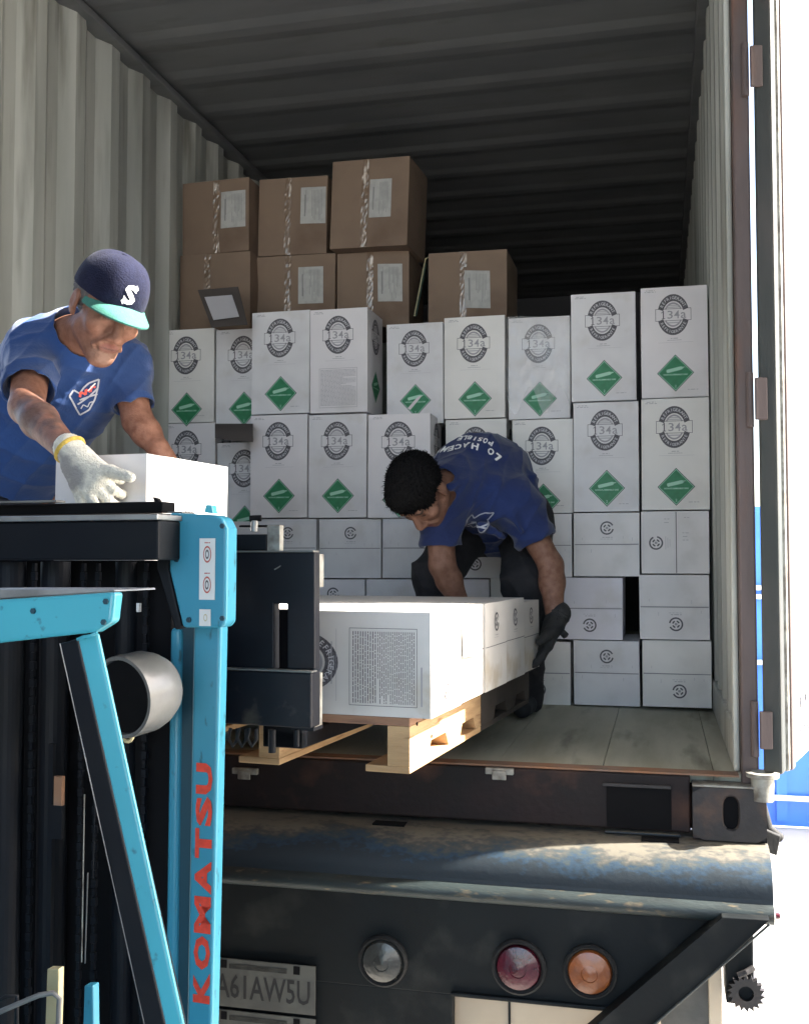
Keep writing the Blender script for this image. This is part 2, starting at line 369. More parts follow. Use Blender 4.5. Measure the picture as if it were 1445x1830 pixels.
corr_wall(XR-.004, 1, YT+.13, YE, F0+.0, ZT+.028, M['wall_paint']).build('side_wall', cont)
fl = MB()
x = XL-.03
while x < XR+.02:
    fl.bb(x, min(x+.298, XR+.03), YT+.03, YE, F0-.03, F0, M['floor_ply']); x += .30
fl.bb(XL-.03, XR+.03, YT+.03, YE, F0-.034, F0-.031, M['black'])
fl.build('floor', cont)
rf = MB(); pr = []; y = YT+.10
while y < YE:
    pr += [(y, 0), (y+.16, 0), (y+.22, -.008), (y+.28, -.008), (y+.35, 0)]; y += .37
pr.append((YE, 0))
V = [(xx, yy, ZT+d) for yy, d in pr for xx in (XL-.03, XR+.05)]
rf.add(V, [(2*i, 2*i+1, 2*i+3, 2*i+2) for i in range(len(pr)-1)], M['roof_paint'])
rf.bb(XL-.055, XR+.055, YT, YE+.05, ZT+.03, ZT+.036, M['roof_paint'])
rf.build('roof', cont)
ra = MB()
for xx in (XL-.0535, XR-.04): ra.bb(xx, xx+.0935, YT+.131, YE, ZT-.0585, ZT-.026, M['roof_paint']); 
for xx in (XL-.03, XR-.012): ra.bb(xx, xx+.042, YT+.131, YE, F0+.001, F0+.119, M['wall_paint'])
ra.build('side_rail', cont, bevel=.006)
ew = MB(); ew.bb(XL-.05, XR+.05, YE, YE+.05, F0-.1, ZT+.02, M['end_paint']); ew.build('end_wall', cont)
for sx, nm in ((0, 'corner_post'), (1, 'corner_post')):
    p = MB()
    if sx: a, b = XR+.006, XR+.050
    else: a, b = XL-.058, XL-.006
    p.bb(a, b, YT, YT+.13, F0-.04, ZT+.1, M['post_paint'])
    # the door-recess lip of the post
    c, d = (XR-.012, XR+.005) if sx else (XL-.005, XL+.012)
    p.bb(c, d, YT+.055, YT+.128, F0+.001, ZT+.03, M['wall_paint'])
    pst = p.build(nm, cont, bevel=.006)
    if sx:
        for py in (125, 715, 1302):
            q = MB(); z = onY(1348, py, YT)[2]
            q.cyl((b-.010, YT-.010, z-.075), (b-.010, YT-.010, z+.075), .010, M['post_paint'])
            q.build('hinge_pin', pst, bevel=.002)
hd = MB(); hd.bb(XL-.055, XR+.055, YT, YT+.1, ZT+.0, ZT+.11, M['post_paint']); hd.build('door_header', cont, bevel=.006)
si = MB()
si.bb(XL-.05, XR-.13, YT-.02, YT+.029, F0-.155, F0-.004, M['sill_steel'])
si.bb(XL-.05, XR+.0, YT+.03, YT+.2, F0-.155, F0-.036, M['sill_steel'])
sill = si.build('rear_sill', cont, bevel=.005)
sp = MB(); sp.bb(XL, XR-.002, YT-.008, YT+.05, F0-.003, F0+.002, M['rust']); sp.build('threshold_plate', sill)
pk = onY(1083, 1405, YT-.025); pk2 = onY(1213, 1478, YT-.025)
pc = MB(); pc.bb(pk[0], pk2[0]-.02, YT-.024, YT-.021, F0-.150, pk[2]+.0, M['black']); pc.bb(pk[0]-.01, pk2[0]-.02, YT-.034, YT-.0205, pk[2]+.001, pk[2]+.01, M['casting']); pc.build('pocket', sill, bevel=.001)
for px in (893, 440):
    k = onY(px, 1378, YT-.02); q = MB()
    q.bb(k[0]-.04, k[0]+.04, YT-.035, YT-.0205, k[2]-.008, k[2]+.010, M['edge_steel']); q.bb(k[0]-.02, k[0]+.02, YT-.040, YT-.0355, k[2]-.022, k[2]+.004, M['edge_steel']); q.build('lock_keeper', sill, bevel=.003)
# corner castings with the oval hole
def casting(x0, x1, z0, z1, yf):
    mb = MB(); m = M['casting']; cx = (x0+x1)/2+.004; cz = (z0+z1)/2+.004; rx, rz = .020, .043; n = 24
    out = []; inn = []
    for i in range(n):
        t = 2*math.pi*i/n; c, s_ = math.cos(t), math.sin(t)
        q = max(abs(c)/(x1-x0), abs(s_)/(z1-z0))*2
        k = 1/q; out.append((cx*0+(x0+x1)/2+c*k, yf, (z0+z1)/2+s_*k))
        sc_ = (abs(c)**3+abs(s_)**3)**(-1/3); inn.append((cx+rx*c*sc_, yf, cz+rz*s_*sc_))
    inn2 = [(a, yf+.012, b) for a, _, b in inn]; inn1 = [(cx+(a-cx)*1.18, yf, cz+(b-cz)*1.1) for a, _, b in inn]; inn = [(a, yf+.005, b) for a, _, b in inn]
    V = out+inn1+inn+inn2
    Fs = [(r*n+i, r*n+(i+1) % n, (r+1)*n+(i+1) % n, (r+1)*n+i) for r in range(3) for i in range(n)]
    mb.add(V, Fs, m); mb.add(inn2, [tuple(range(n))], M['black'])
    mb.bb(x0, x1, yf+.0125, yf+.165, z0, z1, m)
    mb.add([(x0, yf, z0), (x1, yf, z0), (x1, yf, z1), (x0, yf, z1), (x0, yf+.013, z0), (x1, yf+.013, z0), (x1, yf+.013, z1), (x0, yf+.013, z1)],
           [(0, 4, 5, 1), (1, 5, 6, 2), (2, 6, 7, 3), (3, 7, 4, 0)], m)
    return mb
casting(XR-.125, XR+.064, F0-.165, F0-.026, YT-.045).build('corner_casting', cont, bevel=.0)
casting(XL-.064, XL+.112, F0-.165, F0-.026, YT-.045).build('corner_casting', cont, bevel=.0)
cl = MB(); cl.bb(XR-.125, XR+.064, YT-.048, YT+.02, F0-.0245, F0-.019, M['edge_steel']); cl.build('casting_lip', cont, bevel=.002)
# grime lines where the wall meets the floor
# ------------------------------------------------------------------ the right door, swung right round
dph = math.radians(74); du = A3(math.cos(dph), math.sin(dph), 0); dn = A3(math.sin(dph), -math.cos(dph), 0)   # dn faces the camera
h0 = onY(1398, 1365, YT-.03); h0[2] = 0
door = thing('container_door', (h0[0], h0[1], F0+.02), 'open container door folded back beside the right corner post, sunlit white face', 'door')
d0, d1 = F0+.012, ZT-.03
def dbox(mb, u0, u1, n0, n1, z0, z1, m):
    c = h0 + du*(u0+u1)/2 + dn*(n0+n1)/2 + A3(0, 0, (z0+z1)/2); mb.box(c, (abs(u1-u0), abs(n1-n0), z1-z0), m, R=np.stack([du, dn, EZ], 1))
# the hinge edge looks at the camera
eu = unit(A3(math.cos(YAW), math.sin(YAW), 0))
hb = MB(); dbox(hb, 0, .055, -.050, .0, d0, d1, M['gasket']); dbox(hb, .0555, .075, -.048, .008, d0, d1, M['edge_steel']); dbox(hb, .0755, .12, -.048, .014, d0, d1, M['post_paint']); hb.build('door_gasket', door, bevel=.008)
pn = MB(); dbox(pn, .121, 1.16, -.04, 0.0, d0, d1, M['door_white']); pn.build('door_panel', door, bevel=.004)
mk = MB()
for py, s1 in ((1248, 'BM'), (1297, 'DV')):
    V, Fs = text2d(s1, .05, .02)
    c = on(1440, py, h0+dn*.002, dn); mk.add([c + du*v[0]*3.2 + EZ*v[1] + dn*.0015 for v in V], Fs, M['ink'])
mk.build('door_marking', door)
for py in (125, 715, 1302):
    q = MB(); z = onY(1355, py, YT)[2]; a = A3(XR+.051, YT-.03, z); b = h0+A3(0, 0, z)+dn*(-.025)
    q.box((a+b)/2, (np.linalg.norm(b-a), .012, .10 if py > 1000 else .115), M['post_paint'], R=np.stack([unit(b-a), np.cross(EZ, unit(b-a)), EZ], 1)); q.build('hinge_blade', door, bevel=.003)

# ------------------------------------------------------------------ blue sheet fence far right
FY = 8.8
fz = onY(1355, 905, FY)[2]
fen = thing('sheet_fence', (3, FY, 0), 'bright blue sheet metal fence with pale rails beyond the open door', 'fence')
q = MB(); q.bb(.2, 9.0, FY, FY+.04, 0.02, fz, M['blue_sheet'])
for i in range(30): q.bb(.25+i*.3, .33+i*.3, FY-.025, FY-.001, .06, fz-.03, M['blue_sheet'])
q.build('sheet', fen)
for py in (1050, 1066, 1183, 1422):
    z = onY(1355, py, FY)[2]; q = MB(); q.bb(.2, 9.0, FY-.06, FY-.0255, z-.018, z+.018, M['white_rail']); q.build('rail', fen)

# ------------------------------------------------------------------ trailer rear
tr = thing('trailer', (-0.97, 2.9, 0), 'dark worn trailer rear end with thick rounded blue bumper under the container', 'trailer')
BT = F0-.168
def prof_x(mb, prof, x0, x1, m, cap=True):               # profile in (y, z), extruded along x
    n = len(prof); V = [(x0, y, z) for y, z in prof]+[(x1, y, z) for y, z in prof]
    Fs = [(i, i+1, n+i+1, n+i) for i in range(n-1)]
    mb.add(V, Fs, m); return mb
xb0, xb1 = -2.25, onY(1381, 1560, 2.86)[0]
zb = BT-.168
bp = MB()
top = [(3.10, BT), (2.98, BT-.001), (2.965, BT-.003)]
arc1 = [(2.965-.105*math.sin(t), BT-.003-.105*(1-math.cos(t))) for t in np.linspace(.12, math.pi/2, 15)]
low = [(2.858, BT-.118)]
prof_x(bp, top, xb0, xb1, M['bumper_worn']); prof_x(bp, [top[-1]]+arc1, xb0, xb1, M['bumper_worn'])
prof_x(bp, arc1[-1:]+low[:1], xb0, xb1, M['bumper_worn'])
lip = [(2.858, BT-.118), (2.838, BT-.130), (2.834, BT-.145), (2.840, BT-.160), (2.86, zb)]
prof_x(bp, lip, xb0, xb1, M['bumper_lip'])
full = top+arc1+low[:1]+lip[1:]
for xe in (xb0, xb1):
    c = [(xe, y, z) for y, z in full]+[(xe, 3.10, zb)]; bp.add(c, [tuple(range(len(c)))], M['bumper'])
bp.add([(xb0, 2.86, zb), (xb1, 2.86, zb), (xb1, 3.10, zb), (xb0, 3.10, zb)], [(0, 1, 2, 3)], M['bumper'])
bump = bp.build('bumper', tr, autos=50)
for x0, x1, y0, y1 in ((655, 716, 1480, 1494), (1145, 1213, 1504, 1517)):
    q = MB(); a = on(x0, (y0+y1)/2, A3(0, 0, BT-.008), EZ); b = on(x1, (y0+y1)/2, A3(0, 0, BT-.008), EZ)
    q.bb(a[0], b[0], 2.955, 2.995, BT-.012, BT+.0015, M['black']); q.build('slot', bump)
q = MB(); a = on(1080, 1490, A3(0, 0, BT), EZ); b = on(1215, 1490, A3(0, 0, BT), EZ)
q.bb(a[0], b[0], 3.0, 3.09, BT+.002, BT+.008, M['bumper_worn']); q.build('wear_plate', bump, bevel=.002)
# rear panel below
yp = 2.875
pa = onY(1310, 1640, yp); zb2 = onY(900, 1788, yp)[2]
q = MB(); pe_ = onY(1120, 1800, yp)[0]; q.slab([(-2.2, yp, zb-.002), (pa[0]-.02, yp, zb-.002), (pe_, yp, zb2), (-2.2, yp, zb2)], (0, .04, 0), M['panel_dark']); q.bb(onY(806, 1800, yp)[0], pe_-.01, yp-.012, yp-.001, zb2, zb2+.012, M['panel_dark']); q.bb(-2.2, onY(808, 1800, yp)[0], yp+.001, yp+.039, .5, zb2+.003, M['panel_dark'])
q.build('rear_panel', tr, bevel=.004)
for px, py, r, mm, lab in ((685, 1716, 37, 'lens_white', 'clear round lens'), (927, 1727, 40, 'lens_red', 'red round lens'), (1054, 1735, 39, 'lens_amber', 'amber round lens')):
    c = onY(px, py, yp-.002); rr = r/FPX*np.dot(c-CAM, FW); la = MB()
    la.lathe(c, -EY, [(0, rr*1.22), (.012, rr*1.22), (.018, rr*1.12), (.012, rr*1.02)], M['rubber'])
    lo_ = la.build('tail_lamp', tr, autos=40); lo_['label'] = lab
    lb = MB(); pf = [(.010, rr), (.020, rr*.93), (.026, rr*.6), (.028, rr*.38), (.0255, rr*.36), (.028, rr*.2), (.029, 0.0005)]
    lb.lathe(c, -EY, pf, M[mm]); lb.build('lens', lo_, autos=25)
# licence plates
for j, (x0, x1, y0, y1) in enumerate(((372, 563, 1716, 1806), (372, 563, 1809, 1899))):
    yy = yp-.016; a = onY(x0, y0, yy); b = onY(x1, y1, yy); za, zb_ = onY((x0+x1)/2, y0+3, yy)[2], onY((x0+x1)/2, y1, yy)[2]
    q = MB(); q.bb(a[0], b[0], yy, yy+.004, zb_, za, M['plate'])
    fn = lambda u, v, l, yy=yy: (u, yy-.0012-l, v)
    pr_ = Pr(q, fn); W_ = b[0]-a[0]; Hh = za-zb_; cu = (a[0]+b[0])/2
    pr_.text('A61AW5U', cu+.004, zb_+Hh*.44, .1, M['plate_ink'], bold=.012, fit=(W_*.88, Hh*.50))
    pr_.rect(a[0]+W_*.2, a[0]+W_*.74, zb_+Hh*.80, zb_+Hh*.90, M['print_light' if j == 2 else 'lens_white'])
    for s_ in (.12, .80): pr_.rect(a[0]+W_*s_, a[0]+W_*(s_+.06), zb_+Hh*.80, zb_+Hh*.97, M['black'])
    o = q.build('licence_plate', tr, bevel=.001); 
# cream board under the panel, diagonal brace, side bits
q = MB(); a = onY(810, 1785, yp+.06); b = onY(1180, 1800, yp+.06); q.bb(a[0], b[0], yp+.06, yp+.08, .55, a[2]+.03, M['cream'])
q.build('mudguard_board', tr, bevel=.004)
q = MB(); c1 = onY(910, 1800, yp+.058); q.bb(c1[0]-.003, c1[0]+.003, yp+.054, yp+.0595, .6, c1[2]+.02, M['panel_dark']); q.build('board_seam', tr)
br = MB(); yy = 2.80
pts = [onY(*p, yy) for p in ((1375, 1645), (1290, 1640), (985, 1900), (1100, 1900))]
br.slab(pts, (0, .06, 0), M['panel_dark'])
e0, e1 = onY(1375, 1652, yy-.004), onY(1095, 1895, yy-.004)
br.tube([e0, e1], .0035, M['bumper_lip'], n=6)
br.build('brace', tr, bevel=.004)
q = MB(); a = onY(1175, 1790, 3.0); b = onY(1262, 1700, 3.0); q.bb(a[0], b[0]+.02, 3.0, 3.05, .6, F0-.2, M['plate']); q.build('side_plate', tr, bevel=.003)
q = MB(); a = onY(1266, 1790, 2.98); b = onY(1290, 1790, 2.98); q.bb(a[0], b[0], 2.98, 3.03, .6, F0-.19, M['cream']); q.build('side_post', tr, bevel=.003)
wb = MB(); a = onY(1296, 1712, 2.95); b = onY(1364, 1800, 2.95)
wb.bb(a[0], a[0]+.07, 2.95, 3.1, b[2]-.0, onY(1300, 1640, 2.95)[2], M['panel_dark']); wb.build('winch_bracket', tr, bevel=.004)
c = onY(1333, 1777, 2.93)
wg = MB(); n = 18; pts = []
for i in range(n*2):
    r = .047 if i % 2 else .036; t = 2*math.pi*(i+(.35 if i % 2 else 0))/(n*2); pts.append(c+A3(r*math.cos(t), 0, r*math.sin(t)))
ip = [c+A3(.019*math.cos(2*math.pi*i/(2*n)), 0, .019*math.sin(2*math.pi*i/(2*n))) for i in range(2*n)]
N2 = 2*n; Vv = pts+ip+[p+A3(0, .02, 0) for p in pts]+[p+A3(0, .02, 0) for p in ip]
Fs = [(i, (i+1) % N2, N2+(i+1) % N2, N2+i) for i in range(N2)]+[(2*N2+i, 2*N2+(i+1) % N2, (i+1) % N2, i) for i in range(N2)]+[(N2+i, N2+(i+1) % N2, 3*N2+(i+1) % N2, 3*N2+i) for i in range(N2)]
wg.add(Vv, Fs, M['casting']); wg.cyl(c+A3(0, .021, 0), c+A3(0, .14, 0), .034, M['casting'])
wg.tube([c+A3(.02, .01, .065), c+A3(.0, -.0, .055), c+A3(-.02, .0, .045)], .008, M['casting'])
wg.build('ratchet_winch', tr)
# twist lock and strap end beside the casting
q = MB(); a = onY(1365, 1390, 2.95)
q.lathe(a+A3(.0, .05, .0), EZ, [(-.07, .028), (-.01, .030), (-.008, .042), (.004, .044), (.006, .03), (-.004, .026)], M['edge_steel'])
q.build('stake_pocket', tr, autos=40)
q = MB(); q.tube([P(1358, 1420, 2.95), P(1372, 1480, 2.93), P(1395, 1500, 2.93)], [.010, .014, .014], M['rubber']); q.slab([P(1360, 1480, 2.9), P(1395, 1495, 2.9), P(1388, 1530, 2.9), P(1372, 1525, 2.9)], (0, .03, 0), M['rubber'])
q.build('rubber_stop', tr, bevel=.003)
q = MB(); q.lathe(P(1386, 1637, 2.9), EX, [(0, .010), (.010, .008), (.013, .0)], M['lens_red']); q.build('side_marker', tr)
q = MB(); 
for x_ in (-1.45, -.45): q.bb(x_-.06, x_+.06, 3.0, 14, .95, F0-.17, M['panel_dark'])
for k in range(8): q.bb(-1.39, -.51, 3.1+k*1.5, 3.2+k*1.5, 1.05, F0-.2, M['panel_dark'])
q.build('chassis_rail', tr)

# ------------------------------------------------------------------ cartons
class Face: pass
def carton_shell(mb, c, ax, ay, az, W, D, H, m, seed, bulge=.003, n=14):
    """box with slightly bulging, uneven faces; c = centre of its bottom, ax right, ay back, az up. Returns displacement function."""
    r = random.Random(seed); ph = [r.uniform(0, 6.28) for _ in range(12)]; am = [r.uniform(.4, 1)*bulge for _ in range(6)]
    def disp(k, a, b):                                   # a, b in -1..1 on face k
        e = (1-a*a)*(1-b*b)
        return am[k]*e*(.7+.5*math.sin(2.1*a+ph[2*k])*math.cos(1.7*b+ph[2*k+1]))
    skew = A3(r.uniform(-1, 1), r.uniform(-1, 1), 0)*.0025
    def pt(k, a, b, lift=0):
        d = disp(k, a, b)+lift
        if k == 0: x, y, z = a*W/2, -D/2-d, (b+1)*H/2     # front
        elif k == 1: x, y, z = -a*W/2, D/2+d, (b+1)*H/2   # back
        elif k == 2: x, y, z = W/2+d, a*D/2, (b+1)*H/2    # right
        elif k == 3: x, y, z = -W/2-d, -a*D/2, (b+1)*H/2  # left
        elif k == 4: x, y, z = a*W/2, b*D/2, H+d          # top
        else: x, y, z = a*W/2, -b*D/2, -d*.3              # bottom
        s_ = skew*(z/H)
        return np.asarray(c)+ax*(x+s_[0])+ay*(y+s_[1])+az*z
    for k in range(6):
        V = [pt(k, -1+2*i/n, -1+2*j/n) for j in range(n+1) for i in range(n+1)]
        mb.add(V, [(j*(n+1)+i, j*(n+1)+i+1, (j+1)*(n+1)+i+1, (j+1)*(n+1)+i) for j in range(n) for i in range(n)], m)
    return pt
def face_print(mb, pt, k, W, H, lift=.0013):
    return Pr(mb, lambda u, v, l: pt(k, 2*u/W, 2*v/H, lift+l))    # u, v centred on the face, metres
def seal(p, cu, cv, s=1.0):
    ink, mid, lt = M['ink'], M['ink_grey'], M['print_light']
    ru, rv = .0585*s, .079*s; bh = .0235*s
    a = math.degrees(math.asin(bh*1.0/rv))
    for a0, a1 in ((a, 180-a), (180+a, 360-a)):
        p.ring(cu, cv, ru, rv, .66, ink, a0, a1)
        p.ring(cu, cv, ru*.60, rv*.60, .86, mid, a0+12, a1-12)
    p.arc('REFRIGERANT', cu, cv, ru*.83, rv*.83, 154, 26, .0165*s, lt, bold=.01, lift=.0004)
    p.arc('REFRIGERANTE', cu, cv, ru*.83, rv*.83, 206, 334, .0150*s, lt, bold=.01, lift=.0004, flip=True)
    p.rect(cu-.026*s, cu+.026*s, cv+bh+.003*s, cv+bh+.007*s, M['ink_pale']); p.rect(cu-.020*s, cu+.020*s, cv+bh+.010*s, cv+bh+.014*s, M['ink_pale'])
    p.rect(cu-.022*s, cu+.022*s, cv-bh-.010*s, cv-bh-.005*s, M['ink_pale'])
    p.frame(cu-.066*s, cu+.066*s, cv-bh, cv+bh, .0018*s, ink, .0003)
    for i_, ch in enumerate('134a'):
        for b_, m_, l_, k_ in ((.0, M['ink_grey'], .0005, 1.0), (.0, M['print_light'], .0008, .80)):
            wf = (.012 if ch == '1' else .020)*s
            if k_ < 1: continue
            if ch == '1':
                p.rect(cu-.0385*s, cu-.0345*s, cv-.0155*s, cv+.0155*s, M['ink'], l_); p.rect(cu-.0425*s, cu-.0300*s, cv-.0155*s, cv-.0130*s, M['ink'], l_); p.poly([(cu-.0445*s, cv+.0085*s), (cu-.0425*s, cv+.0065*s), (cu-.0380*s, cv+.0125*s), (cu-.0380*s, cv+.0155*s)], M['ink'], l_); continue
            p.text(ch, cu+(-.036+.0245*i_)*s, cv-(.004*s if ch == 'a' else 0), .1, m_, bold=.006, fit=(wf*k_, (.031 if ch != 'a' else .023)*s*k_), lift=l_)
def small_lines(p, cu, cv, ws, dy, h, m, gap=.004, seed=1, lift=0):
    r = random.Random(seed)
    for i, w_ in enumerate(ws):
        x = cu-w_/2; y = cv-i*dy
        while x < cu+w_/2:
            l = min(r.uniform(.006, .02), cu+w_/2-x); p.rect(x, x+l, y-h/2, y+h/2, m, lift); x += l+gap
def diamond(p, cu, cv, s=1.0, torn=False):
    R = lambda r: [(cu-r, cv), (cu, cv-r*1.04), (cu+r, cv), (cu, cv+r*1.04)]
    r = .068*s
    p.poly(R(r), M['green_dark']); p.poly(R(r*.945), M['green_pale'], .0004); p.poly(R(r*.90), M['green'], .0008)
    c, q = math.cos(.22), math.sin(.22)
    rot = lambda pts: [(cu-.002+x*c-y*q, cv+.014+x*q+y*c) for x, y in pts]
    w_, h_ = .030*s, .0065*s
    p.poly(rot([(-w_, -h_), (w_*.8, -h_), (w_, -h_*.4), (w_*1.25, -h_*.4), (w_*1.25, h_*.4), (w_, h_*.4), (w_*.8, h_), (-w_, h_), (-w_*1.08, 0)]), M['green_pale'], .0010)
    p.text('NON-FLAMMABLE GAS', cu, cv-.006*s, .02, M['green_pale'], bold=.03, fit=(.088*s, .0062*s), lift=.0010)
    p.text('2', cu, cv-.050*s, .014*s, M['green_pale'], lift=.0010, bold=.01)
    if torn: p.poly([(cu-.036, cv-.034), (cu-.022, cv-.040), (cu+.030, cv+.020), (cu+.012, cv+.018)], M['white_box'], .0016)
def text_panel(p, u0, u1, v0, v1, vertical=False, seed=3, dark=False):
    m1, m2 = (M['ink'], M['ink_grey']) if dark else (M['ink_grey'], M['ink_pale'])
    p.frame(u0, u1, v0, v1, .0013, m1)
    r = random.Random(seed)
    if not vertical:
        y = v1-.008
        while y > v0+.006:
            x = u0+.006; e = u1-.006 if r.random() < .8 else u0+(u1-u0)*r.uniform(.4, .9)
            while x < e: l = min(r.uniform(.004, .016), e-x); p.rect(x, x+l, y-.0016, y+.0012, m2); x += l+.0022
            y -= .0055
    else:
        x = u0+.010; col = 0
        while x < u1-.006:
            e = v0+.006 if r.random() < .82 else v0+(v1-v0)*r.uniform(.1, .6); y = v1-.008
            wd = .0018 if (col > 9) else .0023
            while y > e: l = min(r.uniform(.004, .018), y-e); p.rect(x-wd/2, x+wd/2, y-l, y, m1); y -= l+.0020
            x += .0052 if col > 9 else .0062; col += 1
def recycle(p, cu, cv, s=1.0, flip=False, side=0):
    """ring with a gap and small folded arrows, two text lines beside it"""
    k = -1 if flip else 1; m = M['ink']
    rot = side*math.pi/2
    p.ring(cu, cv, .027*s, .027*s, .78, m, 25+(90*side)+(180 if flip else 0), 350+(90*side)+(180 if flip else 0), n=36)
    for a in range(4):
        t = math.radians(a*90+20+90*side); t2 = t+1.0
        p.ring(cu, cv, .015*s, .015*s, .62, m, math.degrees(t), math.degrees(t2), n=60)
    p.rect(cu-.005*s, cu+.005*s, cv-.004*s, cv+.005*s, M['ink_grey'])
    if side == 0:
        small_lines(p, cu+.002, cv-k*.037*s, [.040*s], .006, .0022, M['ink_grey']); small_lines(p, cu, cv-k*.044*s, [.052*s], .006, .0018, M['ink_pale'], seed=4)
    else:
        for dx, l in ((.036, .05), (.044, .04), (.052, .03)): p.rect(cu+dx*s, cu+(dx+.0018)*s, cv-l/2, cv+l/2, M['ink_pale'])
STYLE_SEED = [100]
def carton(c, ax, ay, W, D, H, style, label, group, flags=(), m=None, bulge=.0055):
    """one white carton: c = centre of bottom; style says which panel faces the camera"""
    STYLE_SEED[0] += 1; sd = STYLE_SEED[0]; mb = MB(); m = m or M['white_box%d' % rnd.randrange(5)]
    pt = carton_shell(mb, c, ax, ay, EZ, W, D, H, m, sd, bulge)
    p = face_print(mb, pt, 0, W, H)
    if style in ('seal', 'info'):
        s = W/.245
        seal(p, -.003, H/2-.108*s, s)
        small_lines(p, 0, H/2-.199*s, [.028], .006, .0024, M['ink_grey'], seed=sd)
        small_lines(p, 0, H/2-.206*s, [.055], .006, .0016, M['ink_grey'], seed=sd+1, gap=.001)
        p.rect(-.062, .072, H/2-.2150*s, H/2-.2142*s, M['ink_pale'])
        small_lines(p, -.092, H/2-.012, [.035, .045], .006, .0022, M['ink_grey'], seed=sd)
        if style == 'seal':
            diamond(p, .003, H/2-.332*s, s, torn='torn' in flags)
            small_lines(p, .070, -H/2+.030, [.04], .006, .0022, M['ink_grey'], seed=sd)
        else:
            text_panel(p, -.088, .085, -H/2+.022, -H/2+.195, seed=sd)
        p2 = face_print(mb, pt, 2, D, H); seal(p2, 0, H/2-.108, 1.0); diamond(p2, 0, H/2-.332, 1.0)
    if style.startswith('end'):
        if 'v' in style[3:]:
            p.rect(-.0008+.004, .0008+.006, -H/2+.002, H/2-.002, M['seam'])
            recycle(p, -.072, -.002, 1.0, side=1); small_lines(p, -.03, H/2-.03, [.02, .02], .014, .0018, M['ink_grey'])
            small_lines(p, .045, H/2-.025, [.02], .012, .0018, M['ink_grey']); small_lines(p, .040, H/2-.085, [.024, .02, .022], .014, .0018, M['ink_grey'])
        else:
            sg = -1 if 'd' in style[3:] else 1
            ty = .022 if sg > 0 else .0
            p.rect(-W/2+.004, W/2-.003, -.0012, .0010, M['seam']); p.poly([(-W/2+.004, .0012), (W/2-.003, .0012), (W/2-.003, .0016+rnd.uniform(0, .003)), (-W/2+.004, .0016+rnd.uniform(0, .003))], M['ink_pale'])
            if 'x' not in style[3:]: recycle(p, .006+rnd.uniform(-.008, .008), sg*.066, 1.0, flip=(sg < 0))
            for u in (-.095, -.06, .065, .1):
                h_ = rnd.choice((.01, .014)); v_ = rnd.choice((-1, 1))*rnd.uniform(.015, .03); p.rect(u, u+.0014, v_-h_/2, v_+h_/2, M['ink_pale'])
    if style == 'side':
        # lies on its long side: seal turned on its side at the left, warning text panel right
        text_panel(p, -.005+.02, .163+.02, -.098, .083, vertical=True, seed=9, dark=True)
        q = Pr(mb, lambda u, v, l: pt(0, 2*(v)/W, 2*(-u)/H, .0009+l))
        seal(q, 0, -.112, 1.25)
        for u, l in ((-.036, .06), (-.030, .10), (-.0245, .035)): p.rect(u-.0012, u+.0012, -l*.5, l*.5, M['ink_grey'])
        p.rect(-.0185, -.0177, -.09, .08, M['ink_grey'])
        small = [(.194, -.095, .0), ]
        p.rect(.192, .1955, -.095, -.005, M['ink_grey'])
    if style in ('side', 'lying'):
        pq = face_print(mb, pt, 4, W, D); pq.rect(-W/2+.004, W/2-.004, -.0012, .0012, M['seam']) if style == 'side' else None
        pe = face_print(mb, pt, 2, D, H)
        pe.rect(-D/2+.003, D/2-.003, -.0012, .0010, M['seam'])
        if 'ring' in flags: recycle(pe, .0, -.066 if style == 'side' else .066, 1.0, flip=(style == 'side'))
    o = mb.build('carton', None, autos=30)
    # slits of the flap edges
    tag(o, label, 'carton', group)
    return o

Wc, Hc = .249, .438
G1 = 'white cartons of the front wall'
def wall_box(x0, x1, y0, y1, Y, style, label, flags=(), D=.25, yaw=0.0, group=G1):
    pm = onY((x0+x1)/2, y1, Y); a = onY(x0, (y0+y1)/2, Y); b = onY(x1, (y0+y1)/2, Y); t = onY((x0+x1)/2, y0, Y)
    W = b[0]-a[0]; H = t[2]-pm[2]; ax = A3(math.cos(yaw), math.sin(yaw), 0); ay = A3(-math.sin(yaw), math.cos(yaw), 0)
    c = A3((a[0]+b[0])/2, Y, pm[2])+ay*D/2
    carton(c, ax, ay, W-.002, D, H-.0015, style, label, group, flags)
    return c
YB = 4.37
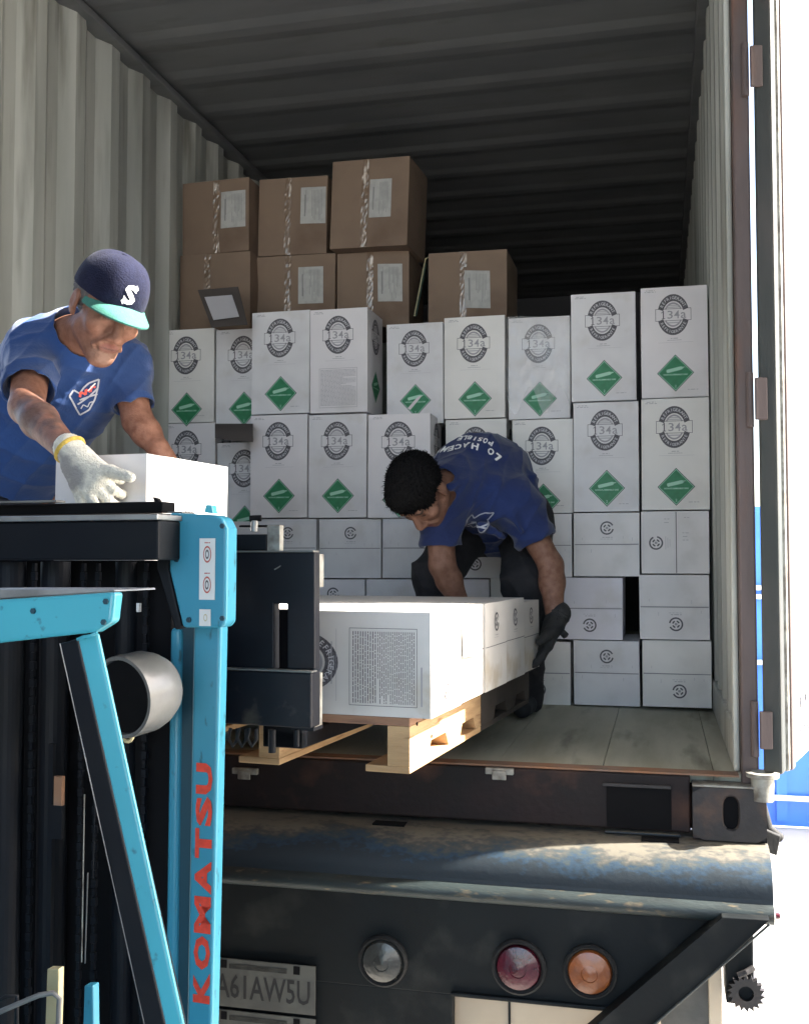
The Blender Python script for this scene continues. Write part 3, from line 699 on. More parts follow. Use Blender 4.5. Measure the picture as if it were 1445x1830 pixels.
# (x0, x1, y0, y1, Y, style, words)
S = 'white carton with seal and green diamond, '
wall = [
 (284, 383, 588, 755, 4.56, 'seal', S+'top of the stack against the left wall', ()),
 (285, 384, 756, 925, 4.56, 'seal', S+'low against the left wall, behind the carried box', ()),
 (386, 486, 587, 757, 4.56, 'seal', S+'half hidden by the jutting pair, upper one', ()),
 (387, 487, 790, 958, 4.56, 'seal', S+'under a dark gap beside the jutting pair', ()),
 (449, 553, 556, 739, 4.42, 'seal', S+'left of the jutting top pair', ()),
 (554, 657, 551, 737, 4.42, 'info', 'white carton with seal above a framed text panel, in the jutting top pair', ()),
 (447, 549, 741, 925, 4.40, 'seal', S+'below the left box of the jutting pair', ()),
 (551, 655, 740, 925, 4.40, 'seal', S+'directly below the text panel carton', ()),
 (691, 792, 577, 757, 4.52, 'seal', 'white carton whose green diamond has a torn white scratch', ('torn',)),
 (793, 902, 565, 747, 4.50, 'seal', S+'top row just left of the film wrapped one', ()),
 (908, 1018, 566, 748, 4.47, 'seal', 'white carton with clear film creased and shining over its seal', ()),
 (1020, 1136, 523, 716, 4.40, 'seal', S+'top of the second stack from the right', ()),
 (1145, 1265, 511, 710, 4.36, 'seal', S+'tallest one, top right beside the wall', ()),
 (657, 768, 739, 925, 4.36, 'seal', S+'partly behind the dark haired worker\'s head', ()),
 (796, 905, 749, 925, 4.50, 'seal', 'white carton mostly hidden behind the bent worker\'s blue back', ()),
 (915, 1024, 749, 917, 4.38, 'seal', S+'right behind the bent worker\'s shoulder', ()),
 (1024, 1141, 718, 914, 4.33, 'seal', S+'second stack from the right, second down', ()),
 (1145, 1267, 711, 911, 4.32, 'seal', S+'rightmost stack, second down', ()),
 (458, 565, 927, 1032, 4.42, 'end', 'white carton end behind the top of the dark carriage', ()),
 (570, 681, 927, 1033, 4.40, 'end', 'white carton end with ring mark above its flap seam, right of the carriage', ()),
 (683, 790, 926, 1033, 4.38, 'endx', 'white carton end left of the bent worker\'s knee, no mark showing', ()),
 (792, 904, 926, 1033, 4.37, 'endd', 'white carton end framed by the bent worker\'s arms and legs', ()),
 (908, 1022, 918, 1031, 4.34, 'endx', 'plain white carton end behind the bent worker\'s forearm', ()),
 (1024, 1142, 916, 1030, 4.31, 'end', 'white carton end with ring mark above the seam, over the dark slot', ()),
 (1145, 1267, 913, 1025, 4.29, 'endv', 'white carton end with upright seam and ring mark at its left', ()),
 (540, 652, 1035, 1142, 4.39, 'end', 'white carton end peeping over the left end of the pallet load', ()),
 (655, 768, 1035, 1142, 4.38, 'endx', 'plain white carton end just above the pallet load, left of the worker', ()),
 (770, 875, 1035, 1142, 4.37, 'endx', 'plain white carton end seen between the bent worker\'s legs', ()),
 (877, 990, 1033, 1142, 4.36, 'end', 'white carton end with ring mark half behind the worker\'s thigh', ()),
 (993, 1112, 1032, 1143, 4.31, 'endd', 'white carton end with ring mark below the seam, left of the dark slot', ()),
 (1142, 1268, 1027, 1143, 4.28, 'endd', 'white carton end against the right wall, third from the floor line up', ()),
 (900, 1019, 1146, 1259, 4.33, 'endd', 'white carton end on the floor behind the glove', ()),
 (1025, 1143, 1145, 1261, 4.30, 'end', 'white carton end on the floor, ring mark above its seam', ()),
 (1147, 1271, 1145, 1264, 4.26, 'endd', 'white carton end on the floor in the right corner', ()),
]
for (x0, x1, y0, y1, Y, st, lab, fl_) in wall:
    if y1 < 927 and y0 > 700 and st == 'seal' and x0 < 400: pass
    wall_box(x0, x1, y0, y1, Y, st, lab[:], fl_, D=.25 if st in ('seal', 'info') else .43, yaw=rnd.uniform(-.016, .016))
# lower rows that stand behind the forklift and the load
for r_ in range(3):
    xs = [(XL+.02+i*.254) for i in range(9)]
    for i, x in enumerate(xs):
        z = F0+.001+r_*.252
        if r_ == 0 and i >= 6: continue
        if r_ == 1 and i >= 3: continue
        if r_ == 2 and i >= 2: continue
        if r_ >= 1 and i >= 3: continue
        STYLE_SEED[0] += 1; mb = MB(); ax, ay = EX, EY
        ptt = carton_shell(mb, A3(x+.125, 4.66, z), ax, ay, EZ, .248, .43, .249, M['white_box'], STYLE_SEED[0], .002, n=3)
        tag(mb.build('carton', None, autos=30), 'plain white carton low in the wall behind the forklift and its load', 'carton', 'white cartons low behind the forklift')
# dark sheet coloured as the shadow in the gap beside the jutting pair
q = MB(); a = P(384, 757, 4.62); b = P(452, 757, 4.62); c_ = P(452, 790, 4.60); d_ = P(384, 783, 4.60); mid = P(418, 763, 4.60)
q.add([a, mid, b, c_, P(418, 788, 4.60), d_, P(384, 757, 4.8), P(452, 757, 4.8)], [(0, 1, 4, 5), (1, 2, 3, 4), (0, 6, 7, 2, 1)], M['kraft_and_gap_shade'])
o = q.build('gap_shadow_sheet', None, smooth=True); tag(o, 'dark folded sheet standing for the shadow in the gap beside the jutting pair', 'cardboard flap')
# clear film on the shiny carton: crumpled sheet
q = MB(); nx, ny = 22, 18; V = []
r2 = random.Random(5)
for j in range(ny+1):
    for i in range(nx+1):
        px = 907+113*i/nx; py = 566+(150+25*math.sin(i*.6))*j/ny; p_ = onY(px, py, 4.47)
        cr = .010*abs(math.sin(i*.9+j*.5))*math.sin(j*.7)+.007*math.sin(i*1.7-j*1.1)*math.sin(j*1.3+i*.3)+.02*max(0, .4-abs(j/ny-.35))
        V.append(p_-EY*(.004+abs(cr)))
q.add(V, [(j*(nx+1)+i, j*(nx+1)+i+1, (j+1)*(nx+1)+i+1, (j+1)*(nx+1)+i) for j in range(ny) for i in range(nx)], M['film'])
fm = bpy.data.materials.new('clear_film'); fm.use_nodes = True; N = fm.node_tree.nodes; L = fm.node_tree.links
bs = N["Principled BSDF"]; tr_ = N.new("ShaderNodeBsdfTransparent"); mx = N.new("ShaderNodeMixShader"); mx.inputs[0].default_value = .22
bs.inputs["Roughness"].default_value = .12; bs.inputs["Base Color"].default_value = (.9, .9, .9, 1); bs.inputs["Specular IOR Level"].default_value = 1.0
L.new(tr_.outputs[0], mx.inputs[1]); L.new(bs.outputs[0], mx.inputs[2]); L.new(mx.outputs[0], N["Material Output"].inputs[0])
q.ms = [fm]
o = q.build('plastic_film', None, smooth=True); tag(o, 'crumpled clear plastic film stretched over the top of a white carton', 'plastic film')

# ------------------------------------------------------------------ brown cartons behind
def brown(x0, x1, y0, y1, Y, label, tape_x, lab_rect, yaw=0, roll=0, D=.36, tape=(0, 1)):
    STYLE_SEED[0] += 1
    pm = onY((x0+x1)/2, y1, Y); a = onY(x0, (y0+y1)/2, Y); b = onY(x1, (y0+y1)/2, Y); t = onY((x0+x1)/2, y0, Y)
    W, H = b[0]-a[0], t[2]-pm[2]; ax = A3(math.cos(yaw), math.sin(yaw), 0); ay = A3(-math.sin(yaw), math.cos(yaw), 0)
    c = A3((a[0]+b[0])/2, Y, pm[2])+ay*D/2; az_ = unit(EZ+ax*roll); ax = unit(ax-EZ*roll)
    root = thing('brown_carton', c, label, 'carton', 'brown cartons on top of the load')
    mb = MB(); pt = carton_shell(mb, c, ax, ay, az_, W, D, H, M['kraft'], STYLE_SEED[0], .013, n=9)
    sh = mb.build('box_body', root, autos=35)
    q = MB(); u = 2*(tape_x-x0)/(x1-x0)-1; wv = .032/W; n = 24; r = random.Random(STYLE_SEED[0]); V = []
    for j in range(n+1):
        v = -1+2*(tape[0]+(tape[1]-tape[0])*j/n); v = max(-1, min(1, v))
        for k in range(5): V.append(pt(0, u-wv+2*wv*k/4, v, .0012+r.uniform(0, .003)))
    q.add(V, [(j*5+k, j*5+k+1, (j+1)*5+k+1, (j+1)*5+k) for j in range(n) for k in range(4)], M['tape'])
    q.build('packing_tape', root, smooth=False)
    if lab_rect:
        q = MB(); lx0, lx1, ly0, ly1 = lab_rect
        U = lambda px: 2*(px-x0)/(x1-x0)-1
        Vv = lambda py: 1-2*(py-y0)/(y1-y0)
        rr = rnd.uniform(-.05, .05)
        f = lambda s_, t_, l: pt(0, U(lx0+(lx1-lx0)*s_)+rr*(t_-.5)*.5, Vv(ly0+(ly1-ly0)*t_)-rr*(s_-.5), .0050+l)
        n = 4
        q.add([f(i/n, j/n, 0) for j in range(n+1) for i in range(n+1)], [(j*(n+1)+i, (j+1)*(n+1)+i, (j+1)*(n+1)+i+1, j*(n+1)+i+1) for j in range(n) for i in range(n)], M['paper'])
        rr2 = random.Random(STYLE_SEED[0])
        for k in range(9):
            s0 = .45+.055*k if k < 8 else .2
            e = rr2.uniform(.5, .93)
            q.add([f(s0, .08, .0006), f(s0+.016, .08, .0006), f(s0+.016, e, .0006), f(s0, e, .0006)], [(0, 3, 2, 1)], M['paper_ink'])
        q.add([f(.15, .2, .0006), f(.2, .2, .0006), f(.2, .8, .0006), f(.15, .8, .0006)], [(0, 3, 2, 1)], M['paper_ink'])
        q.build('shipping_label', root)
    return root, pt
B = 'brown carton '
b1, pt1 = brown(322, 447, 453, 590, 4.72, B+'below left, its torn flap hanging open', 372, None, tape=(.35, 1))
brown(458, 598, 456, 585, 4.80, B+'lower row, second from the left, beside a shiny tape', 515, (534, 578, 479, 544), roll=.012)
brown(603, 730, 450, 585, 4.82, B+'lower row, directly under the tilted top carton', 662, (676, 719, 474, 541), yaw=.03)
brown(765, 905, 449, 585, 4.78, B+'standing alone at the right with a wide shiny tape', 828, (831, 876, 485, 552), roll=.01)
brown(327, 445, 322, 452, 4.73, B+'upper row against the dark left wall', 388, (397, 440, 345, 410), roll=-.015)
brown(461, 583, 317, 455, 4.81, B+'in the middle of the upper row', 514, (537, 581, 337, 402), roll=.02)
brown(588, 728, 284, 441, 4.74, B+'highest of all, leaning out at the upper right', 650, (659, 698, 322, 390), yaw=-.06, roll=.035, D=.3)
# hanging flap of the first one
q = MB(); A_ = [P(353, 518, 4.78), P(425, 512, 4.78), P(442, 580, 4.62), P(378, 585, 4.62)]
q.slab(A_, (0, .004, 0), M['kraft_and_gap_shade'])
fl_o = q.build('flap', b1)
q = MB(); B_ = [p_-EY*.004-EZ*.0 for p_ in (P(366, 531, 4.73), P(415, 527, 4.73), P(428, 566, 4.64), P(382, 572, 4.64))]
q.slab(B_, (0, .001, 0), M['ink_pale']); q.build('shipping_label', fl_o)
q = MB(); q.slab([P(738, 565, 5.1), P(744, 565, 5.1), P(762, 470, 5.15), P(757, 468, 5.15)], (0, .01, 0), M['green_dark']); q.tube([P(740, 565, 5.06), P(760, 462, 5.08), P(778, 455, 5.08)], .003, M['brass'])
tag(q.build('packing_strap', None), 'slack pale packing strap hanging in the dark gap between brown cartons', 'strap')

# ------------------------------------------------------------------ the pallet and its load
z0 = 2.45
cor = P(732, 1284, z0); cor_t = cor.copy()                # front right top corner of the pallet
ph = .128; PW, PD = 1.155, .64
PZ = cor[2]
def fl2w(u, v, z): return A3(cor[0], cor[1], 0)+FU*u+FV*v+A3(0, 0, z)
RF = np.stack([FU, FV, EZ], 1)
def fbox(mb, u0, u1, v0, v1, z0_, z1_, m): return mb.box(fl2w((u0+u1)/2, (v0+v1)/2, (z0_+z1_)/2), (abs(u1-u0), abs(v1-v0), abs(z1_-z0_)), m, R=RF)
def pallet(v_off, label, pm, px_):
    pal = thing('wooden_pallet', fl2w(-PW/2, v_off+PD/2, PZ-ph), label, 'pallet')
    for k in range(5):
        v0 = v_off+k*(PD-.1)/4; q = MB(); fbox(q, -PW, 0, v0, v0+.095, PZ-.019, PZ, M['pine_old']); q.build('deck_board', pal, bevel=.002)
    for u0 in (-.055, -.385, -.77, -PW):
        q = MB(); zt, zb_ = PZ-.0195, PZ-ph+.0165
        pf = [(0, zb_), (.14, zb_), (.165, zb_+.035), (.29, zb_+.035), (.315, zb_), (.42, zb_), (.445, zb_+.035), (.56, zb_+.035), (.585, zb_), (PD, zb_), (PD, zt), (0, zt)]
        q.slab([fl2w(u0, v_off+v, z) for v, z in pf], FU*.055, M[pm]); q.build('stringer', pal, bevel=.0015)
    for u0 in (-.11, -.44, -.80, -PW):
        q = MB(); fbox(q, u0, u0+.1095, v_off+.002, v_off+PD, PZ-ph, PZ-ph+.016, M[pm]); q.build('bottom_board', pal, bevel=.002)
    return pal
pal = pallet(0, 'pale wooden pallet on the forks, its notched side lit by the sun', 'pine', 0)
pallet(PD+.01, 'added pallet behind the pale one, shade put into its dark wood', 'wood_shaded', 0)  # made-up rear pallet; its dark wood stands for shade under the farther cartons
for (px, py) in ((745, 1294), (771, 1316)):
    q = MB(); c = on(px, py, fl2w(.001, 0, 0), FU); q.cyl(c-FU*.002, c+FU*.001, .0045, M['black'], n=10); q.build('nail_hole', pal)
# load: three columns, four rows deep, lying on their long sides
uo = (770-732)/FPX*z0+.002
LD = 'white carton lying on the pallet, '
words = {(0, 0): LD+'front one with printed panel and sunlit end', (0, 1): LD+'second behind the front, corner of its flap torn', (0, 2): LD+'third behind the front, ring mark on its shaded end', (0, 3): LD+'fourth from the front in the shaded right column', (0, 4): LD+'farthest one, where the dark glove lifts'}
Zb = PZ+.001; Hb = onY(770, 1095, P(770, 1190, z0)[1])[2]-PZ
Hb = max(.235, min(.26, Hb)); Lb = .43; Db = .252
for r_ in range(5):
    for c_ in range(3):
        u1 = uo-c_*(Lb+.004)-(0 if r_ == 0 else rnd.uniform(0, .012)); v0 = -.002+r_*(Db+.002)
        cc = fl2w(u1-Lb/2, v0+Db/2, Zb); ya = -FA+rnd.uniform(-.01, .01)
        ax = A3(math.cos(ya), math.sin(ya), 0); ay = A3(-math.sin(ya), math.cos(ya), 0)
        st = 'side' if r_ == 0 else 'lying'
        lb = words.get((c_, r_)) or ('white carton lying on the pallet load behind the forklift mast' )
        gp = 'cartons lying on the pallet'
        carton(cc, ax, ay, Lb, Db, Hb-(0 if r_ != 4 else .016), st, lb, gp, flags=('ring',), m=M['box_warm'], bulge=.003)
# torn flap on the second carton
q = MB(); 
f_ = lambda px, py, dd=.004: on(px, py, fl2w(uo+dd, 0, 0), FU)
q.add([f_(824, 1084, .002), f_(838, 1090, .012), f_(852, 1128, .016), f_(857, 1168, .010), f_(854, 1172, .003), f_(828, 1175, .003)], [(0, 1, 2, 3, 4, 5)], M['box_warm'])
tq = q.build('torn_flap', None); tag(tq, 'torn corner flap standing off the second carton on the pallet', 'cardboard flap')
# the carton the capped worker sets down, and the one under it
u1 = np.dot(P(258, 900, 2.58)-fl2w(0, 0, 0), FU); v1 = np.dot(P(258, 900, 2.58)-fl2w(0, 0, 0), FV)
zt = on(262, 810, fl2w(u1, v1, 0), FV)[2]
zlo = Zb+Hb+.001; hh = zt-zlo
print('upper box height', hh, 'Hb', Hb)
ax, ay = FU, FV
if hh > .4:
    carton(fl2w(u1-.13, v1+.215, zlo), ax, ay, .262, .43, hh-.2495, 'lying', 'white carton under the one being set down, hidden by the mast beam', 'cartons lying on the pallet')
    base = zlo+hh-.2485
else: base = zlo
cb = carton(fl2w(u1-.13, v1+.205, base), ax, ay, .262, .41, zt-base, 'lying', 'white carton gripped by the knitted glove, its right face blazing in sun', 'cartons lying on the pallet', flags=('ring',))

# ------------------------------------------------------------------ forklift seen from behind its right side
fk = thing('forklift', fl2w(-.55, -.6, 0)*A3(1, 1, 0), 'teal forklift with dark mast and red lettering on its mast rail, holding the pallet', 'forklift')
def pz(px, py, z): return P(px, py, z)
def frect(mb, px0, px1, py0, py1, z, d, m, p0=None):
    cx = (px0+px1)/2; cy = (py0+py1)/2; p0 = P(cx, cy, z) if p0 is None else p0
    a, b, t, bt = on(px0, cy, p0, FV), on(px1, cy, p0, FV), on(cx, py0, p0, FV), on(cx, py1, p0, FV)
    W = np.dot(b-a, FU); H = t[2]-bt[2]; c = (a+b)/2; c[2] = (t[2]+bt[2])/2
    return mb.box(c+FV*d/2, (W, d, H), m, R=RF)
def fpoly(mb, pts, z, d, m, ref=None):
    r = ref or pts[0]; p0 = P(r[0], r[1], z)
    return mb.slab([on(x, y, p0, FV) for x, y in pts], FV*d, m)
# outer rail with lettering
zm = 2.08
q = MB(); fpoly(q, [(346, 1118), (394, 1118), (376, 1900), (333, 1900)], zm, .034, M['teal'], ref=(375, 1400)); rail = q.build('mast_rail', fk, bevel=.006, seg=3)
q = MB(); fpoly(q, [(322, 1118), (347, 1118), (334, 1900), (306, 1900)], zm+.03, .05, M['teal_dark'], ref=(375, 1400)); q.build('mast_channel', fk)
q = MB(); fpoly(q, [(303, 1122), (323, 1122), (312, 1900), (292, 1900)], zm+.02, .05, M['teal'], ref=(375, 1400)); q.build('mast_rail', fk, bevel=.009, seg=3)
pr0 = P(375, 1400, zm)
top_, bot_ = on(366, 1362, pr0, FV), on(360, 1795, pr0, FV)
wv = (on(379, 1575, pr0, FV)-on(349, 1575, pr0, FV)); wl = np.linalg.norm(wv); lenv = np.linalg.norm(top_-bot_); ev = (top_-bot_)/lenv
q = MB(); pos = 0; word = 'KOMATSU'; wid = {'K': 1.0, 'O': 1.1, 'M': 1.2, 'A': 1.08, 'T': .98, 'S': .98, 'U': 1.02}; tot = sum(wid[c] for c in word)
for ch in word:
    V, Fs = text2d(ch, 1, .05, fit=(wid[ch]/tot*lenv*.93, wl*.98)); c = bot_+ev*lenv*(pos+wid[ch]/2)/tot; pos += wid[ch]
    q.add([c+ev*v[0]-FU*v[1]-FV*.0015 for v in V], [f[::-1] for f in Fs], M['red_letter'])
q.build('lettering', rail)
# head block of the mast
q = MB(); fpoly(q, [(302, 916), (384, 920), (396, 926), (405, 944), (403, 1112), (396, 1122), (326, 1122), (302, 1020)], zm-.05, .045, M['teal'], ref=(360, 1000)); hdb = q.build('mast_head', fk, bevel=.006, seg=3)
q = MB(); fpoly(q, [(279, 918), (301.5, 918), (301.5, 1020), (325, 1122), (312, 1126), (280, 1016)], zm-.046, .12, M['dark_steel'], ref=(360, 1000)); q.build('head_flange', fk, bevel=.004)
for (x0, x1, y0, y1, n) in ((356, 384, 962, 1072, 2), (356, 376, 1089, 1119, 1)):
    q = MB(); ph0 = P(360, 1000, zm-.05)-FV*.0025; frect(q, x0, x1, y0, y1, 0, .001, M['sticker'], p0=ph0); pp = on((x0+x1)/2, (y0+y1)/2, ph0-FV*.0006, FV)
    pc_ = Pr(q, lambda u, v, l, pp=pp: pp+FU*u+EZ*v-FV*l)
    if n == 2:
        for dy in (.028, -.030): pc_.ring(0, dy, .0085, .016, .80, M['sticker_red']); pc_.ring(0, dy, .004, .009, .6, M['sticker_dark'], lift=.0004); small_lines(pc_, 0, dy+.022, [.012], .01, .002, M['sticker_red'], gap=.001)
    else: pc_.ring(.001, 0, .004, .007, .7, M['brass'])
    q.build('sticker', hdb)
for px, py in ((316, 934), (316, 1000), (398, 1105), (338, 1108), (398, 940)):
    q = MB(); c = on(px, py, P(360, 1000, zm-.05)-FV*.001, FV); q.cyl(c-FV*.004, c, .0055, M['teal_dark'], n=6); q.build('bolt', hdb, bevel=.0006)
q = MB(); fpoly(q, [(364, 916), (367, 902), (378, 902), (381, 918)], zm, .02, M['teal_light']); q.build('lifting_lug', fk, bevel=.002)
# cross beam
zc_ = 2.12
q = MB(); frect(q, -420, 283, 934, 1001, zc_, .09, M['dark_steel']); q.build('cross_beam', fk, bevel=.004)
q = MB(); frect(q, -420, 281, 924, 933.5, zc_-.012, .10, M['bare_steel']); q.build('beam_flange', fk, bevel=.002)
q = MB(); frect(q, -420, 290, 903, 922, zc_+.14, .05, M['black']); q.build('inner_cross_beam', fk, bevel=.003)
q = MB(); frect(q, -420, 100, 899, 902.5, zc_+.13, .03, M['lamp_grey']); frect(q, 285, 325, 914, 917, zc_-.0, .05, M['lamp_grey']); q.build('beam_edge', fk)
q = MB(); fpoly(q, [(272, 888), (280, 891), (290, 905), (296, 918), (278, 918), (279, 906)], zc_+.05, .015, M['black']); q.build('hose_guide', fk, bevel=.002)
# inner mast: dark channels, cylinders, chains
q = MB(); frect(q, -420, 302, 1001.5, 2000, zm+.22, .02, M['black']); q.build('mast_guard_plate', fk)
for px, r, m_, zz in ((20, .030, 'dark_steel', 2.16), (100, .030, 'dark_steel', 2.2), (228, .024, 'dark_steel', 2.2)):
    q = MB(); q.cyl(P(px, 1004, zz), P(px, 1004, zz)-EZ*1.2, r, M[m_], n=24); q.build('lift_cylinder', fk, smooth=False)
for px, zz in ((62, 2.16), (150, 2.15), (176, 2.15), (262, 2.16)):
    q = MB(); c = P(px, 1006, zz)
    for k in range(60):
        q.box(c-EZ*(k*.018+.009), (.011 if k % 2 else .007, .008, .0165), M['dark_steel'], R=RF)
    q.build('lift_chain', fk)
for px, ln, zz, m_ in ((148, (1420, 1720), 2.1, 'edge_steel'), (154, (1560, 1722), 2.1, 'lamp_grey'), (168, (1390, 1570), 2.1, 'dark_steel')):
    q = MB(); q.cyl(P(px+3, ln[0], zz), P(px-2, ln[1], zz), .0014, M[m_], n=8); q.build('cable', fk)
q = MB(); frect(q, 96, 110, 1388, 1440, 2.1, .01, M['rust']); frect(q, 92, 110, 1440, 1500, 2.1, .01, M['dark_steel']); frect(q, 84, 92, 1330, 1740, 2.11, .01, M['dark_steel']); q.build('hose_clamp', fk)
q = MB(); frect(q, 243, 248, 1078, 1094, 2.13, .01, M['sticker']); q.build('grease_nipple', fk, bevel=.001)
# carriage and side shift frame right of the mast
zk = 2.30
q = MB(); fpoly(q, [(400, 986), (562, 986), (562, 1197), (513, 1197), (513, 1079), (489, 1079), (489, 1197), (400, 1197)], zk, .03, M['carriage'], ref=(480, 1100)); q.build('backrest_plate', fk, bevel=.003)
q = MB(); frect(q, 562.5, 569, 990, 1050, zk-.002, .03, M['edge_steel']); frect(q, 546, 556, 1076, 1197, zk-.004, .006, M['edge_steel']); q.build('plate_edge', fk, bevel=.002)
q = MB(); frect(q, 398, 556, 1200, 1298, zk-.03, .05, M['carriage']); q.build('lower_carriage', fk, bevel=.004)
q = MB(); frect(q, 400, 557, 1197, 1200, zk-.034, .03, M['lamp_grey']); q.build('carriage_edge', fk, bevel=.001); q = MB(); frect(q, 556.5, 563, 1205, 1300, zk-.028, .04, M['edge_steel']); q.build('plate_edge', fk, bevel=.001); q = MB(); frect(q, 400, 560, 984, 987, zk-.004, .03, M['lamp_grey']); q.build('carriage_edge', fk, bevel=.001)
q = MB(); frect(q, 400, 476, 955, 984, zk+.02, .04, M['dark_steel']); frect(q, 476.5, 500, 938, 986, zk+.0, .02, M['edge_steel']); frect(q, 426, 498, 938, 942, zk+.03, .03, M['black']); q.build('backrest_top', fk, bevel=.003)
q = MB(); q.cyl(P(454, 950, zk+.0), P(455, 930, zk), .008, M['bare_steel']); q.cyl(P(446, 927, zk), P(467, 926, zk), .007, M['black']); q.build('stop_knob', fk, bevel=.001)
for x0 in (412, 428, 446): q = MB(); q.tube([P(x0, 1302, 2.27), P(x0-4, 1320, 2.26), P(x0+4, 1334, 2.26), P(x0+12, 1322, 2.27), P(x0+12, 1302, 2.27)], .004, M['dark_steel'], n=8); q.build('hose_loop', fk)
q = MB()
frect(q, 520, 560, 1300, 1306, 2.27, .05, M['carriage']); q.cyl(P(530, 1304, 2.27), P(530, 1334, 2.27), .006, M['dark_steel']); q.build('bracket', fk)
q = MB(); q.cyl(P(486, 1304, 2.3), P(486, 1345, 2.3), .008, M['dark_steel']); q.build('bracket_pin', fk)
q = MB(); q.tube([P(490, 1018, zk-.003), P(512, 1005, zk-.003), P(525, 994, zk-.003)], .0015, M['lamp_grey'], n=6); q.build('scratch', fk)
# two forks under the load
for uu in (-.325, -.70):
    q = MB(); q.slab([fl2w(uu, -.10, PZ-.028), fl2w(uu+.10, -.10, PZ-.028), fl2w(uu+.10, .95, PZ-.045), fl2w(uu, .95, PZ-.045)], -EZ*.038, M['dark_steel']); fbox(q, uu, uu+.10, -.10, -.065, PZ-.0665, PZ+.25, M['dark_steel']); q.build('fork', fk, bevel=.003)
# overhead guard: roof frame beam and slanting front pillar
zg = 1.42
bm = MB()
pA = [(206, 1056), (197, 1106), (172, 1122), (-500, 1205), (-500, 1075), (0, 1062)]
fpoly(bm, [(205, 1058), (199, 1112), (170, 1130), (-520, 1208), (-520, 1085), (-10, 1072)], zg, .022, M['teal_light'], ref=(100, 1100)); gb = bm.build('guard_beam', fk, bevel=.005, seg=3)
q = MB(); fpoly(q, [(203, 1053.5), (205, 1057), (-10, 1070.5), (-520, 1083), (-520, 1058), (-10, 1053)], zg+.01, .10, M['bare_steel'], ref=(100, 1100)); q.build('guard_roof_edge', fk, bevel=.001)
for px, py in ((190, 1075), (186, 1112), (60, 1092)):
    q = MB(); c = on(px, py, P(100, 1100, zg)-FV*.0006, FV); q.cyl(c-FV*.003, c, .0042, M['teal_dark'], n=6); q.build('bolt', gb, bevel=.0005)
q = MB(); q.tube([on(x, y, P(100, 1100, zg)-FV*.001, FV) for x, y in ((138, 1143), (150, 1138), (162, 1136), (173, 1131))], .0022, M['teal_light'], n=6); q.build('weld', gb, smooth=True)
q = MB(); fpoly(q, [(138, 1142), (173, 1131), (330, 1850), (345, 1915), (310, 1915), (296, 1840)], zg+.004, .008, M['teal_light'], ref=(200, 1300)); gp_ = q.build('guard_pillar', fk, bevel=.004, seg=3)
q = MB(); fpoly(q, [(107, 1150), (137.5, 1142), (295.5, 1840), (309, 1915), (272, 1915), (262, 1850)], zg+.012, .05, M['dark_steel'], ref=(200, 1300)); q.build('pillar_shaded_face', fk, bevel=.002)  # dark strip: the pillar's shaded front face, put into the colour
q = MB(); q.tube([P(107, 1150, zg-.001), P(262, 1850, zg-.001)], .0007, M['bare_steel'], n=6); q.build('pillar_edge', fk)
# work lamp: a drum seen from behind its dark mouth
zl = 2.02; c = P(240, 1240, zl)
ax = unit(-RT*.50-FW*.86-UP*.04)
q = MB(); r0 = .078
q.lathe(c-ax*.045, ax, [(-.028, .001), (-.028, r0*.55), (-.020, r0*.80), (0, r0*.93), (.02, r0), (.075, r0), (.082, r0*.985), (.082, r0*.9), (.070, r0*.88)], M['lamp_grey'], n=40)
lamp = q.build('work_lamp', fk, autos=45)
q = MB(); q.lathe(c-ax*.045, ax, [(.072, r0*.885), (.066, r0*.6), (.060, .001)], M['black'], n=40); q.build('lens', lamp, smooth=True)
q = MB(); pb = P(232, 1300, zl-.01)
q.tube([P(252, 1290, zl), P(240, 1296, zl), P(228, 1302, zl-.01)], .0075, M['brass']); q.tube([P(228+9*math.cos(t), 1314+11*math.sin(t), zl-.012) for t in np.linspace(0, 6.2, 14)], .0042, M['brass'], n=8)
q.build('lamp_bracket', lamp)
q = MB(); q.box(P(215, 1240, zl+.05), (.04, .03, .03), M['dark_steel'], R=RF); q.build('lamp_mount', lamp, bevel=.003)
# bits at the very bottom left
q = MB(); fpoly(q, [(84, 1732), (105, 1732), (104, 1790), (100, 1900), (78, 1900)], 1.75, .015, M['brass']); q.build('lever_plate', fk, bevel=.002)
q = MB(); q.tube([P(-30, 1822, 1.7), P(20, 1800, 1.7), P(70, 1779, 1.7), P(95, 1775, 1.7), P(106, 1785, 1.7), P(104, 1830, 1.7), P(90, 1870, 1.7)], .0042, M['lamp_grey']); q.tube([P(-20, 1800, 1.72), P(10, 1782, 1.72), P(30, 1780, 1.72), P(30, 1860, 1.72)], .0035, M['dark_steel'])
q.build('brake_cable', fk, smooth=True)
q = MB(); fpoly(q, [(150, 1762), (166, 1762), (168, 1900), (146, 1900)], 1.9, .02, M['teal']); q.build('cylinder_foot', fk, bevel=.003)
q = MB()
for k in range(9): fbox(q, -1.30+k*.125, -1.24+k*.125, -2.3, -1.06, CAM[2]-.075, CAM[2]-.055, M['dark_steel'])
fbox(q, -1.36, -.22, -2.36, -2.30, CAM[2]-.10, CAM[2]-.05, M['teal']); q.build('guard_roof', fk)
q = MB(); fbox(q, -1.22, -.30, -2.5, -2.05, .25, 1.15, M['teal']); q.build('counterweight', fk, bevel=.08)
q = MB(); fbox(q, -1.05, -.50, -1.75, -1.3, .83, .98, M['rubber']); fbox(q, -1.05, -.50, -1.85, -1.75, .83, 1.45, M['rubber']); q.build('seat', fk, bevel=.04)
for u_ in (-1.33, -.26):
    q = MB(); q.slab([fl2w(u_, -2.33, CAM[2]-.10), fl2w(u_, -2.27, CAM[2]-.10), fl2w(u_, -2.15, 1.1), fl2w(u_, -2.21, 1.1)], FU*.05, M['teal']); q.build('guard_pillar', fk)
